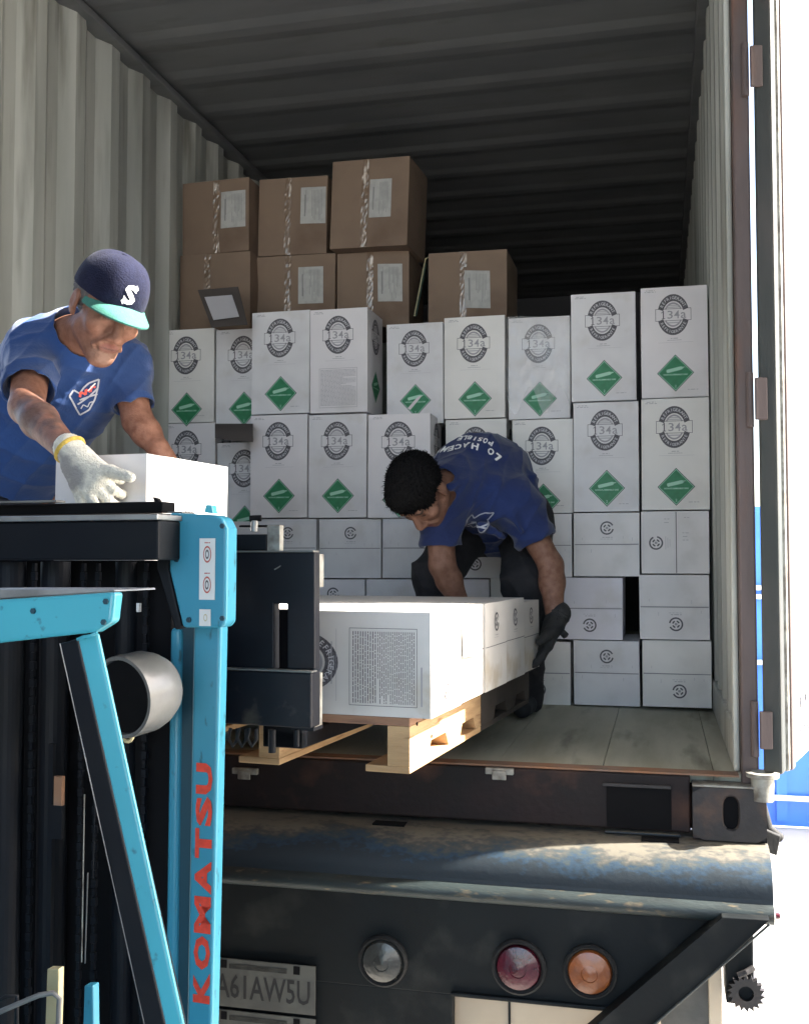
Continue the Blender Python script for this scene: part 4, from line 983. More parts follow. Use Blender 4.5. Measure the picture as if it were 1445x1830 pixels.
# unseen lower body so that the machine stands on the ground
q = MB(); fbox(q, -1.25, -.15, -2.0, -.62, .18, .82, M['teal']); q.build('chassis', fk, bevel=.03)
for u_, v_ in ((-1.32, -.85), (-.26, -.85), (-1.28, -1.9), (-.30, -1.9)):
    q = MB(); a = fl2w(u_, v_, .28); q.cyl(a, a+FU*.17, .28, M['rubber'], n=32); q.build('wheel', fk, bevel=.02)
q = MB(); fbox(q, -1.2, -.4, -.56, -.50, .12, 1.0, M['dark_steel']); q.build('mast_foot', fk)

# ------------------------------------------------------------------ bodies: distance fields meshed into one continuous skin
class Field:
    def __init__(s, lo, hi, h):
        s.lo = np.asarray(lo, float); s.h = h; s.n = np.ceil((np.asarray(hi)-s.lo)/h).astype(int)+1
        s.F = np.full(s.n, .5, np.float32)
    def sub(s, lo, hi):
        a = np.clip(np.floor((np.asarray(lo)-s.lo)/s.h).astype(int), 0, s.n-1); b = np.clip(np.ceil((np.asarray(hi)-s.lo)/s.h).astype(int)+1, 1, s.n)
        g = [s.lo[i]+s.h*np.arange(a[i], b[i]) for i in range(3)]
        return tuple(slice(a[i], b[i]) for i in range(3)), g[0][:, None, None].astype(np.float32), g[1][None, :, None].astype(np.float32), g[2][None, None, :].astype(np.float32)
    def comb(s, sl, d, k, op):
        f = s.F[sl]
        if op == 'sub': d = -d; r = np.maximum(f, d) if k <= 0 else -Field.smin(-f, -d, k)
        elif op == 'int': r = np.maximum(f, d)
        else: r = np.minimum(f, d) if k <= 0 else Field.smin(f, d, k)
        s.F[sl] = r
    @staticmethod
    def smin(a, b, k):
        h = np.clip(.5+.5*(b-a)/k, 0, 1); return b*(1-h)+a*h-k*h*(1-h)
    def cone(s, a, b, ra, rb, k=.02, op='add'):
        a = np.asarray(a, float); b = np.asarray(b, float); m = max(ra, rb)+k*1.2+3*s.h
        if op == 'sub': m = max(ra, rb)+k+3*s.h
        sl, X, Y, Z = s.sub(np.minimum(a, b)-m, np.maximum(a, b)+m); d = b-a; L2 = max(float(d@d), 1e-9)
        t = np.clip(((X-a[0])*d[0]+(Y-a[1])*d[1]+(Z-a[2])*d[2])/L2, 0, 1)
        D = np.sqrt((X-a[0]-t*d[0])**2+(Y-a[1]-t*d[1])**2+(Z-a[2]-t*d[2])**2)-(ra+(rb-ra)*t)
        s.comb(sl, D, k, op); return s
    def ell(s, c, r, R=None, k=.02, op='add'):
        R = np.eye(3) if R is None else R; c = np.asarray(c, float); m = max(r)+k*1.2+3*s.h
        sl, X, Y, Z = s.sub(c-m, c+m); x, y, z = X-c[0], Y-c[1], Z-c[2]
        q = [(x*R[0, i]+y*R[1, i]+z*R[2, i]) for i in range(3)]
        k0 = np.sqrt((q[0]/r[0])**2+(q[1]/r[1])**2+(q[2]/r[2])**2); k1 = np.sqrt((q[0]/r[0]**2)**2+(q[1]/r[1]**2)**2+(q[2]/r[2]**2)**2)+1e-6
        s.comb(sl, k0*(k0-1)/k1, k, op); return s
    def cutcap(s, p, n, a, b, r):                        # remove what lies beyond the plane and inside the capsule
        a = np.asarray(a, float); b = np.asarray(b, float); m = r+3*s.h; n = unit(n)
        sl, X, Y, Z = s.sub(np.minimum(a, b)-m, np.maximum(a, b)+m); d = b-a; L2 = max(float(d@d), 1e-9)
        t = np.clip(((X-a[0])*d[0]+(Y-a[1])*d[1]+(Z-a[2])*d[2])/L2, 0, 1)
        D = np.sqrt((X-a[0]-t*d[0])**2+(Y-a[1]-t*d[1])**2+(Z-a[2]-t*d[2])**2)-r
        D = np.maximum(D, -((X-p[0])*n[0]+(Y-p[1])*n[1]+(Z-p[2])*n[2])); s.comb(sl, D, 0, 'sub'); return s
    def plane(s, p, n, lo, hi):                          # keep the side the normal points away from, inside a region
        sl, X, Y, Z = s.sub(lo, hi); n = unit(n); d = (X-p[0])*n[0]+(Y-p[1])*n[1]+(Z-p[2])*n[2]
        s.comb(sl, d+0*s.F[sl], 0, 'int'); return s
    def mesh(s):
        F = s.F; nx, ny, nz = F.shape; S = F < 0
        c = np.zeros((nx-1, ny-1, nz-1), np.uint8)
        for i in (0, 1):
            for j in (0, 1):
                for k in (0, 1): c += S[i:nx-1+i, j:ny-1+j, k:nz-1+k]
        act = np.argwhere((c > 0) & (c < 8)); idx = np.full(c.shape, -1, np.int32); idx[tuple(act.T)] = np.arange(len(act))
        acc = np.zeros((len(act), 3)); cnt = np.zeros(len(act))
        cr = [(i, j, k) for i in (0, 1) for j in (0, 1) for k in (0, 1)]
        for a in cr:
            for ax in range(3):
                if a[ax]: continue
                b = list(a); b[ax] = 1
                fa = F[act[:, 0]+a[0], act[:, 1]+a[1], act[:, 2]+a[2]]; fb = F[act[:, 0]+b[0], act[:, 1]+b[1], act[:, 2]+b[2]]
                m = (fa < 0) != (fb < 0); t = np.where(m, fa/(fa-fb+1e-12), 0)
                p = np.tile(np.array(a, float), (len(act), 1)); p[:, ax] += t
                acc[m] += p[m]; cnt[m] += 1
        V = s.lo+s.h*(act+acc/cnt[:, None]); Q = []
        for ax in range(3):
            sa = [slice(None)]*3; sb = [slice(None)]*3; sa[ax] = slice(0, -1); sb[ax] = slice(1, None)
            A, B = S[tuple(sa)], S[tuple(sb)]; o1, o2 = [i for i in range(3) if i != ax]
            e = np.argwhere(A != B); e = e[(e[:, o1] > 0) & (e[:, o2] > 0) & (e[:, o1] < F.shape[o1]-1) & (e[:, o2] < F.shape[o2]-1)]
            def cell(d1, d2):
                q = e.copy(); q[:, o1] += d1; q[:, o2] += d2; return idx[tuple(q.T)]
            q = np.stack([cell(-1, -1), cell(0, -1), cell(0, 0), cell(-1, 0)], 1)
            fl = A[tuple(e.T)]; 
            if ax == 1: fl = ~fl
            q[~fl] = q[~fl][:, ::-1]; Q.append(q)
        Q = np.concatenate(Q); Q = Q[(Q >= 0).all(1)]
        return V, Q
def smooth_np(V, Q, it=1, f=.5):
    for _ in range(it):
        acc = np.zeros_like(V); cnt = np.zeros(len(V))
        for i in range(4):
            j = (i+1) % 4
            for a, b in ((i, j), (j, i)): np.add.at(acc, Q[:, a], V[Q[:, b]]); np.add.at(cnt, Q[:, a], 1)
        V = V*(1-f)+f*acc/np.maximum(cnt, 1)[:, None]
    return V
def vnorm(V, Q):
    n = np.cross(V[Q[:, 2]]-V[Q[:, 0]], V[Q[:, 3]]-V[Q[:, 1]]); N = np.zeros_like(V)
    for i in range(4): np.add.at(N, Q[:, i], n)
    return N/(np.linalg.norm(N, axis=1)[:, None]+1e-12)
def folds(V, N, amp, f, seed, dirs):
    r = np.random.RandomState(seed); d = np.zeros(len(V))
    for k, dr in enumerate(dirs):
        w_ = sum(np.sin(V@r.randn(3)*6+r.rand()*6) for _ in range(3))*.9
        s_ = np.sin((V@unit(dr))*f*(1+.3*k)+w_+r.rand()*6); d += (1-np.abs(s_))**2*1.6-.5
    return V+N*(d*amp)[:, None]
def put(name, V, Q, m, parent, mats=None, pig=None):
    off = rootloc(parent); me = bpy.data.meshes.new(name); me.from_pydata((V-off).tolist(), [], Q.tolist())
    me.materials.append(m); me.polygons.foreach_set("use_smooth", [True]*len(Q))
    if pig is not None:
        a = me.color_attributes.new('pig', 'FLOAT_COLOR', 'POINT'); a.data.foreach_set('color', np.concatenate([pig, np.ones((len(pig), 1))], 1).astype(np.float32).ravel())
    me.update(); o = bpy.data.objects.new(name, me); link(o, parent); return o
def head(f, C, R, s=1.0):
    """R columns: the head's own right-to-left x, forward y, up z"""
    W = lambda x, y, z: np.asarray(C)+R@(A3(x, y, z)*s)
    e = lambda c, r, k=.02, op='add': f.ell(W(*c), [q*s for q in r], R, k*s, op)
    c_ = lambda a, b, ra, rb, k=.015, op='add': f.cone(W(*a), W(*b), ra*s, rb*s, k*s, op)
    e((0, -.015, .040), (.074, .094, .082)); e((0, .030, -.030), (.054, .060, .080), .03)
    e((0, .060, -.095), (.024, .020, .020), .03)
    for q in (-1, 1):
        c_((q*.046, .000, -.058), (q*.012, .064, -.100), .015, .013, .03); e((q*.042, .060, -.018), (.024, .022, .020), .02)
    c_((-.034, .082, .030), (.034, .082, .030), .011, .011, .015)
    for q in (-1, 1): c_((q*.018, .096, -.036), (q*.036, .077, -.066), .004, .004, .010)
    for q in (-1, 1): e((q*.030, .096, .012), (.017, .016, .012), .010, 'sub')
    for q in (-1, 1): e((q*.030, .0745, .010), (.0135, .0135, .0125), .003); c_((q*.016, .086, .019), (q*.045, .079, .017), .0045, .004, .005); c_((q*.018, .085, .001), (q*.042, .080, .002), .0035, .003, .006)
    c_((0, .086, .022), (0, .108, -.022), .0085, .0130, .011); e((0, .104, -.030), (.0140, .014, .011), .008)
    for q in (-1, 1): e((q*.0135, .100, -.032), (.009, .010, .0085), .006)
    c_((-.021, .086, -.059), (.021, .086, -.059), .0050, .0050, .008); c_((0, .089, -.057), (0, .091, -.058), .006, .005, .008); c_((-.017, .0855, -.067), (.017, .0855, -.067), .0055, .0055, .008)
    c_((-.022, .0955, -.0625), (.022, .0955, -.0625), .0014, .0014, .002, 'sub')
    for q in (-1, 1):
        e((q*.077, -.010, -.002), (.008, .019, .031), .006); e((q*.087, -.005, .000), (.006, .010, .018), .004, 'sub'); e((q*.075, -.002, -.028), (.006, .009, .009), .005)
def hand(f, wr, fd, pn, side, s=1.0, r=1.0, curl=((.5, .7, .4),)*4, thumb=(.9, .35), wrist_r=.026, k=.010, spread=.0):
    """wr wrist, fd finger direction, pn palm-facing direction, side +1/-1: thumb on +-cross side; returns finger tip positions"""
    fd = unit(fd); pn = unit(pn-fd*np.dot(pn, fd)); sd = np.cross(fd, pn)*side; tips = []
    wr = np.asarray(wr, float)
    base = wr+fd*.018*s; ks = (.030, .010, -.010, -.028); kf = (.088, .092, .087, .077)
    f.cone(wr-fd*.02*s, base, wrist_r*s*.95, .024*s*r, .02)
    for a, b in zip(ks, kf): f.cone(base+sd*a*.45*s, wr+sd*a*s+fd*b*s, .0165*s*r, .0125*s*r, .018)
    seg = ((.042, .025, .019), (.046, .029, .020), (.043, .027, .020), (.034, .020, .018)); rr = (.0098, .0100, .0095, .0085)
    for i in range(4):
        p = wr+sd*ks[i]*s+fd*kf[i]*s; ang = 0; sp = spread*(1.5-i); d0_ = unit(fd+sd*sp)
        for j in range(3):
            ang += curl[i % len(curl)][j]; d = d0_*math.cos(ang)+pn*math.sin(ang); q = p+d*seg[i][j]*s
            f.cone(p, q, rr[i]*s*r*(1-.07*j), rr[i]*s*r*(.93-.07*j), .004 if j else .008); p = q
        tips.append(p)
    a = wr+fd*.022*s+sd*.020*s; b = wr+fd*.055*s+sd*.040*s+pn*.012*s; f.cone(a, b, .019*s*r, .014*s*r, .016)
    d = unit(fd*thumb[0]+sd*(1-thumb[0]*.5)+pn*thumb[1]); c = b+d*.033*s; f.cone(b, c, .0125*s*r, .0110*s*r, .006)
    d = unit(d+pn*.2+fd*.15); e = c+d*.027*s; f.cone(c, e, .0110*s*r, .0090*s*r, .004); tips.append(e)
    return tips
def frame(fwd, up):
    y = unit(fwd); z = unit(np.asarray(up)-y*np.dot(up, y)); x = np.cross(y, z); return np.stack([x, y, z], 1)
def V3(r, u, t): return RT*r+UP*u-FW*t                   # camera-like axes: right, up, towards the viewer
def bvh_of(V, Q): return BVHTree.FromPolygons(V.tolist(), Q.tolist())
class Skin2:                                             # lays flat print onto a surface
    def __init__(s, V, Q): s.b = bvh_of(V, Q)
    def hit(s, px, py): 
        d = ray(px, py); h = s.b.ray_cast(Vector(CAM), Vector(unit(d))); return (np.array(h[0]), np.array(h[1])) if h[0] else (None, None)
    def lay(s, o, ex, ey, u, v, l=.0015):
        n = unit(np.cross(ex, ey)); p = o+ex*u+ey*v
        h = s.b.ray_cast(Vector(p+n*.12), Vector(-n))
        if h[0] is None:
            q = s.b.find_nearest(Vector(p)); return np.array(q[0])+np.array(q[1])*l
        hn = np.array(h[1]); hn = hn if np.dot(hn, n) > 0 else -hn
        return np.array(h[0])+hn*l
SKIN1, LIP, DARK = A3(.26, .125, .082), A3(.25, .09, .07), A3(.03, .02, .015)
# ================================================================== worker in the cap
Z = 2.9
w1 = thing('person', on(20, 1300, A3(0, 3.25, F0), EZ)*A3(1, 1, 0)*0+A3(-1.72, 3.22, F0), 'man in navy cap with teal visor and knitted glove, leaning over a white carton', 'person')
hipc = P(-8, 885, 3.32); chest = P(102, 692, 3.20); nb = P(130, 598, 3.09)
sR = P(60, 622, 3.05); eR = P(48, 728, 2.84); wR = P(128, 812, 2.60)
sL = P(222, 650, 3.21); eL = P(246, 752, 3.16); wL = P(290, 812, 3.10)
HC = P(190, 552, 2.96); 
hR = frame(V3(.50, -.56, .66), V3(.44, .80, .34)); hs = 1.16
lo = np.minimum.reduce([hipc, eR, wR, wL, HC])-.30; hi = np.maximum.reduce([hipc, eR, wR, wL, HC])+.22; lo[2] = F0+.02
h = .0043
f = Field(lo, hi, h)
legA = A3(-1.60, 3.22, F0); legB = A3(-1.90, 3.30, F0)
hd_ = unit(sL-sR)
pel = hipc
hA, hB = pel+hd_*.09, pel-hd_*.09
kA = (hA+legA)/2+A3(.03, -.10, .03); kB = (hB+legB)/2+A3(0, -.08, .03)
def torso(f, g, k=.06):
    f.cone(pel, pel*.5+chest*.5, .112+g, .115+g, k); f.cone(pel*.5+chest*.5, chest, .115+g, .135+g, k)
    f.cone(pel-hd_*.04, chest-hd_*.07, .095+g, .12+g, k); f.cone(pel+hd_*.03, chest+hd_*.06, .09+g, .11+g, k)
    f.cone(chest, nb-EZ*.05, .13+g, .07+g, k)
    f.cone(sR*.8+chest*.2, sL*.8+chest*.2, .065+g, .062+g, k); f.cone(sR, nb, .050+g, .05+g, k); f.cone(sL, nb, .050+g, .05+g, k)
torso(f, -.012)
f.cone(nb-EZ*.02, HC+hR@A3(0, -.03, -.07)*hs, .062, .058, .03)
head(f, HC, hR, hs)
f.cone(sR, eR, .056, .045, .03); f.cone(eR, eR*.7+wR*.3, .044, .047, .02); f.cone(eR*.7+wR*.3, wR, .046, .030, .02)
f.cone(sL, eL, .054, .043, .03); f.cone(eL, eL*.65+wL*.35, .043, .042, .02); f.cone(eL*.65+wL*.35, wL, .041, .028, .02)
f.cone(wR, wR+(P(190, 868, 2.54)-wR)*.6, .026, .02, .01)
hand(f, wL, V3(.35, -.75, -.1), V3(.3, .1, .6), 1, 1.0, 1.0)
for a, k_, l in ((hA, kA, legA), (hB, kB, legB)):
    f.cone(a, k_, .085, .058, .03); f.cone(k_, l+EZ*.09, .056, .04, .02)
V, Q = f.mesh(); V = smooth_np(V, Q, 1, .4)
loc = (V-HC)@hR/hs; pig = np.tile(SKIN1, (len(V), 1))
def soft(d, a, b): return np.clip((b-d)/(b-a), 0, 1)[:, None]
inh = (np.abs(loc) < .14).all(1)
def paint(mask, col):
    global pig
    mask = mask*inh[:, None]; pig = pig*(1-mask)+col*mask
elc = lambda c, r: np.sqrt((((loc-A3(*c))/A3(*r))**2).sum(1))
paint(soft(elc((0, .092, -.062), (.026, .02, .013)), .8, 1.1), LIP)
for q in (-1, 1):
    paint(soft(elc((q*.031, .085, .029), (.020, .02, .0055)), .7, 1.2)*.8, A3(.07, .05, .04))
    paint(soft(elc((q*.030, .090, .010), (.013, .02, .0045)), .8, 1.1)*.9, A3(.02, .015, .012))
paint(soft(elc((0, .07, -.085), (.055, .06, .035)), .5, 1.2)*.45, A3(.20, .14, .11)); paint(soft(elc((0, .10, -.0625), (.026, .03, .0022)), .6, 1.3)*.8, A3(.07, .03, .025)); paint(soft(elc((0, .09, .012), (.06, .03, .014)), .5, 1.3)*.35, A3(.16, .08, .06))  # stubble, dark mouth line, and visor shade painted across the eyes
ax_ = wR-eR; tt = ((V-eR)@ax_)/(ax_@ax_); dd = np.linalg.norm(V-eR-np.clip(tt, 0, 1)[:, None]*ax_, axis=1)
rs_ = np.random.RandomState(6); nz = sum(np.sin(V@(rs_.randn(3)*f_)+rs_.rand()*6) for f_ in (40, 55, 70, 90, 110, 140, 60, 80))/2.4
tm = ((tt > .06) & (tt < .90) & (dd < .07))*np.clip(nz*1.2+.55, 0, 1)*.55; tm = tm[:, None]
pig = pig*(1-tm)+A3(.07, .06, .06)*tm
put('body', V, Q, M['skin'], w1, pig=pig)
# hair at the back under the cap
g = Field(HC-.17, HC+.17, .004)
g.ell(HC+hR@(A3(0, -.020, .035)*hs), [.078*hs, .092*hs, .085*hs], hR, .01); 
g.plane(HC+hR@(A3(0, .028, 0)*hs), hR[:, 1], HC-.2, HC+.2); g.plane(HC+hR@(A3(0, 0, .06)*hs), hR[:, 2], HC-.2, HC+.2)
g.plane(HC+hR@(A3(0, 0, -.035)*hs), -hR[:, 2], HC-.2, HC+.2)
Vh, Qh = g.mesh(); Vh = folds(Vh, vnorm(Vh, Qh), .0022, 500, 3, [hR[:, 0], hR[:, 2]]); put('hair', Vh, Qh, M['hair_grey'], w1)
# shirt
f = Field(lo, hi, h)
torso(f, .016)
f.cone(sR, sR*.28+eR*.72, .078, .074, .035); f.cone(sL, sL*.30+eL*.70, .078, .066, .035)
hem = pel+unit(chest-pel)*.075
f.plane(hem, -unit(chest-pel), lo, hi)
cR = sR*.26+eR*.74; f.cutcap(cR, eR-sR, cR, eR, .088)
cL = sL*.24+eL*.76; f.cutcap(cL, eL-sL, cL, eL, .095)
f.cone(cR-unit(eR-sR)*.02, cR+unit(eR-sR)*.02, .062, .064, 0, 'sub'); f.cone(cL-unit(eL-sL)*.02, cL+unit(eL-sL)*.02, .054, .056, 0, 'sub')
f.cone(nb+hR@A3(0, -.01, 0)-EZ*.015, HC+hR@A3(0, -.01, -.02)*hs, .072, .095, .008, 'sub')
# folds from armpit to chest and round the sleeves
V, Q = f.mesh(); V = smooth_np(V, Q, 2, .5); V = folds(V, vnorm(V, Q), .0036, 30, 11, [unit(eR-sR)+.2, unit(chest-pel), V3(1, -.8, 0)]); V = folds(V, vnorm(V, Q), .0007, 60, 12, [V3(1, .5, .2), V3(.2, 1, 0)])
V = smooth_np(V, Q, 1, .4)
sh1 = put('shirt', V, Q, M['shirt_blue'], w1); sk = Skin2(V, Q)
# chest emblem
q = MB(); o_, n_ = sk.hit(160, 710)
if o_ is not None:
    a_, _ = sk.hit(136, 724); ex = unit(P(176, 688, 3)-P(132, 708, 3)); n_ = unit(V3(.20, -.15, .97)); ex = unit(ex-n_*np.dot(ex, n_)); ey = np.cross(n_, ex)
    def emb(sk, q, o_, ex, ey, s, col=True):
        def pl(pts, m, l): 
            Vd, Fd = dense(pts, [tuple(range(len(pts)))], .012); q.add([sk.lay(o_, ex, ey, u*s, v*s, l) for u, v in Vd], Fd, m)
        def line(pts, w_, m, l=.002):
            for (x0, y0), (x1, y1) in zip(pts, pts[1:]):
                d = unit(A3(x1-x0, y1-y0, 0))[:2]; nx_, ny_ = -d[1]*w_/2, d[0]*w_/2
                pl([(x0+nx_, y0+ny_), (x0-nx_, y0-ny_), (x1-nx_, y1-ny_), (x1+nx_, y1+ny_)], m, l)
        line([(-.5, .30), (-.30, .42), (-.20, .24), (0, .36), (.2, .42), (.52, .40), (.34, .16), (0, .04), (-.30, .06)], .05, M['thread_grey'])
        line([(-.5, .30), (-.52, -.36), (-.2, -.34), (.10, -.12), (.34, .16)], .05, M['thread_grey']); line([(-.42, -.04), (0, .04), (.25, .0)], .05, M['thread_grey'])
        if col:
            line([(-.25, .14), (-.15, .28), (-.06, .14), (.02, .28), (.1, .16), (.22, .30), (.30, .22)], .07, M['thread_red'], .0026); line([(.05, .22), (.36, .34)], .04, M['white_thread'], .003)
        line([(-.40, -.20), (-.28, -.12), (-.20, -.24), (-.08, -.14), (.02, -.16)], .035, M['thread_grey'])
    emb(sk, q, o_, ex, ey, .092); q.build('emblem', sh1)
# trousers
f = Field(lo, hi, .007)
f.cone(pel-unit(chest-pel)*.02, pel+unit(chest-pel)*.05, .146, .138, .03); f.cone(pel-hd_*.06, pel+hd_*.06, .13, .13, .05)
for a, k_, l in ((hA, kA, legA), (hB, kB, legB)):
    f.cone(a, k_, .105, .082, .05); f.cone(k_, l+EZ*.05, .080, .070, .03)
f.plane(pel+unit(chest-pel)*.07, unit(chest-pel), pel-.2, pel+.3)
V, Q = f.mesh(); V = smooth_np(V, Q, 1); V = folds(V, vnorm(V, Q), .004, 22, 5, [EZ, V3(1, .6, 0)]); put('trousers', V, Q, M['denim'], w1)
def shoe(c, fd, parent):
    fd = unit(fd*A3(1, 1, 0)); f = Field(c-.22, c+A3(.22, .22, .16), .006); b = c+EZ*.045
    f.cone(b-fd*.06, b+fd*.05, .042, .040, .02); f.cone(b+fd*.05, b+fd*.15-EZ*.008, .042, .034, .03); f.cone(b-fd*.04, b-fd*.035+EZ*.06, .044, .045, .03)
    f.plane(c+EZ*.004, -EZ, c-.3, c+.3); V, Q = f.mesh(); put('shoe', V, Q, M['shoe'], parent)
shoe(legA*A3(1, 1, 0)+EZ*(F0+.002), A3(.4, -1, 0), w1); shoe(legB*A3(1, 1, 0)+EZ*(F0+.002), A3(.1, -1, 0), w1)
# knitted glove
gl = Field(P(170, 850, 2.56)-.17, P(170, 850, 2.56)+.17, .0036)
wg_ = P(132, 812, 2.575)
fdir = P(192, 884, 2.52)-wg_
tp = hand(gl, wg_, fdir, V3(.25, -.25, -.85), -1, 1.10, 1.22, curl=((.05, .10, .05), (.55, .75, .4), (.65, .8, .5), (.7, .8, .5)), thumb=(.95, .3), wrist_r=.036, k=.012, spread=.10)
gl.cone(P(196, 842, 2.53), P(233, 853, 2.49), .017, .0125, .010)
V, Q = gl.mesh(); V = folds(V, vnorm(V, Q), .0007, 900, 2, [fdir, UP]); gv = put('glove', V, Q, M['glove_wool'], w1)
q = MB(); d = unit(fdir)
u_ = unit(np.cross(d, FW)); v_ = np.cross(d, u_); cc = wg_-d*.018
q.tube([cc+.036*(math.cos(t)*u_+math.sin(t)*v_*.95) for t in np.linspace(0, 2*math.pi, 25)], .0065, M['glove_cuff'], n=10); q.build('cuff', gv, smooth=True)
# cap
cm = hR; cs = hs
def capw(x, y, z): return HC+cm@(A3(x, y, z)*cs)
q = MB(); nA, nB = 48, 16; V = []
for j in range(nB+1):
    t = j/nB*math.pi/2
    for i in range(nA):
        a = 2*math.pi*i/nA; rx, ry, rz = .087, .104, .092
        pw = 1.0+.02*math.cos(6*a)*math.cos(t)
        x, y, z = rx*math.cos(a)*math.cos(t)**.85*pw, ry*math.sin(a)*math.cos(t)**.85*pw, rz*math.sin(t)
        if math.sin(a) > 0: z += .010*math.sin(a)*math.cos(t)*math.sin(t)*3
        V.append(capw(x, y-.012, .040+z*1.06))
q.add(V, [(j*nA+i, j*nA+(i+1) % nA, (j+1)*nA+(i+1) % nA, (j+1)*nA+i) for j in range(nB) for i in range(nA)], M['cap_navy'])
cap = q.build('cap', w1, smooth=True)
domeV = np.array(V); domeQ = np.array([(j*nA+i, j*nA+(i+1) % nA, (j+1)*nA+(i+1) % nA, (j+1)*nA+i) for j in range(nB) for i in range(nA)])
q = MB(); q.lathe(capw(0, -.012, .1365), cm[:, 2], [(-.003, .010), (.002, .0095), (.005, .005), (.0055, .0005)], M['cap_navy']); q.build('button', cap, smooth=True)
q = MB(); nU, nV = 24, 8; V = []
for s_ in (0, 1):
    for j in range(nV+1):
        for i in range(nU+1):
            a = math.pi*(.15+.70*i/nU); e = .080*math.sin(math.pi*(i/nU))**.75*j/nV
            x = (.086+.004*j/nV)*math.cos(a); y = .102*math.sin(a)-.012+e
            z = .044-.020*(x/.086)**2-.010*(j/nV)-s_*.004-.012*(1-(x/.086)**2)*0
            z += .004*math.sin(a)
            V.append(capw(x, y, z))
n1 = (nU+1)*(nV+1); gi = lambda s_, i, j: s_*n1+j*(nU+1)+i
q.add(V[:n1], [(gi(0, i, j), gi(0, i+1, j), gi(0, i+1, j+1), gi(0, i, j+1)) for j in range(nV) for i in range(nU)], M['cap_teal'])
q.add(V[n1:], [(gi(0, i, j+1), gi(0, i+1, j+1), gi(0, i+1, j), gi(0, i, j)) for j in range(nV) for i in range(nU)], M['cap_teal'])
q.add([V[gi(s_, i, nV)] for s_ in (0, 1) for i in range(nU+1)], [(i, i+1, nU+1+i+1, nU+1+i) for i in range(nU)], M['cap_teal'])
q.build('visor', cap, smooth=True)
skc = Skin2(domeV, domeQ)
q = MB(); oc = capw(0, .095, .082); n_ = unit(cm@A3(0, 1, .35)); ex = unit(np.cross(cm[:, 2], n_)); ey = np.cross(n_, ex)
# n must be ex x ey
Vt, Ft = text2d('S', .062, .045, fit=(.030, .046)); Vt, Ft = dense(Vt, Ft, .008)
q.add([skc.lay(oc, ex, ey, u*hs, v*hs, .0022) for u, v in Vt], Ft, M['white_thread'])
for (cu, cv, s_) in ((.011, .017, 1), (-.012, -.017, 1)):
    pts = [(cu-.006, cv), (cu, cv-.008), (cu+.006, cv), (cu, cv+.008)]; q.add([skc.lay(oc, ex, ey, u*hs, v*hs, .0024) for u, v in pts], [(0, 1, 2, 3)], M['white_thread'])
q.build('cap_letter', cap)

# ================================================================== bending worker in the container
w2 = thing('person', (-.55, 3.85, F0), 'dark haired man in navy t-shirt bending low over the pallet load inside the container', 'person')
pel = P(893, 930, 4.10); chest = P(855, 852, 3.88); nb = P(800, 872, 3.66)
sR = P(786, 916, 3.62); eR = P(790, 1010, 3.62); wR = P(830, 1098, 3.68)
sL = P(925, 905, 3.74); eL = P(984, 1010, 3.72); wL = P(991, 1112, 3.66)
HC = P(752, 880, 3.52); hs = 1.04
hR = frame(V3(-.16, -.93, .33), V3(-.60, .26, .74))
hd_ = unit(sL-sR)
lo = np.minimum.reduce([pel, eR, eL, wL, HC])-.28; hi = np.maximum.reduce([pel, eR, eL, wL, HC])+.26; lo[2] = F0+.005
ft1 = on(938, 1276, A3(0, 0, F0), EZ); ft2 = on(800, 1268, A3(0, 0, F0), EZ)
hA, hB = pel+RT*.10, pel-RT*.11
kA = P(938, 1040, 3.82); kB = P(778, 1030, 3.80)
def torso2(f, g, k=.06):
    f.cone(pel, chest, .135+g, .135+g, k); f.cone(pel+RT*.05, chest+hd_*.08, .11+g, .10+g, k); f.cone(pel-RT*.05, chest-hd_*.07, .11+g, .10+g, k)
    f.cone(chest, nb, .115+g, .058+g, k); f.cone(sR*.75+chest*.25, sL*.75+chest*.25, .07+g, .07+g, k); f.cone(sR, nb, .052+g, .048+g, k); f.cone(sL, nb*.7+chest*.3, .054+g, .06+g, k)
f = Field(lo, hi, h)
torso2(f, -.012); f.cone(nb, HC+hR@A3(0, -.03, -.06)*hs, .058, .055, .03); head(f, HC, hR, hs)
f.cone(sR, eR, .054, .044, .03); f.cone(eR, eR*.7+wR*.3, .043, .044, .02); f.cone(eR*.7+wR*.3, wR, .043, .028, .02)
f.cone(sL, eL, .054, .042, .03); f.cone(eL, eL*.7+wL*.3, .042, .044, .02); f.cone(eL*.7+wL*.3, wL, .043, .029, .02)
f.cone(wR, wR+V3(.01, -.07, -.01), .026, .02, .01); f.cone(wL, wL+(P(955, 1222, 3.6)-wL)*.4, .026, .02, .01)
for a, k_, l in ((hA, kA, ft1), (hB, kB, ft2)):
    f.cone(a, k_, .085, .06, .03); f.cone(k_, l+EZ*.09, .058, .04, .02)
V, Q = f.mesh(); V = smooth_np(V, Q, 1, .4)
loc = (V-HC)@hR/hs; SK2 = A3(.22, .115, .078); pig = np.tile(SK2, (len(V), 1)); inh = (np.abs(loc) < .14).all(1)
paint(soft(elc((0, .092, -.062), (.026, .02, .013)), .8, 1.1), A3(.22, .09, .08))
for q_ in (-1, 1):
    paint(soft(elc((q_*.031, .085, .031), (.021, .02, .006)), .7, 1.2)*.95, A3(.02, .015, .012)); paint(soft(elc((q_*.030, .090, .010), (.013, .02, .0045)), .8, 1.1)*.9, A3(.02, .015, .012))
put('body', V, Q, M['skin'], w2, pig=pig)
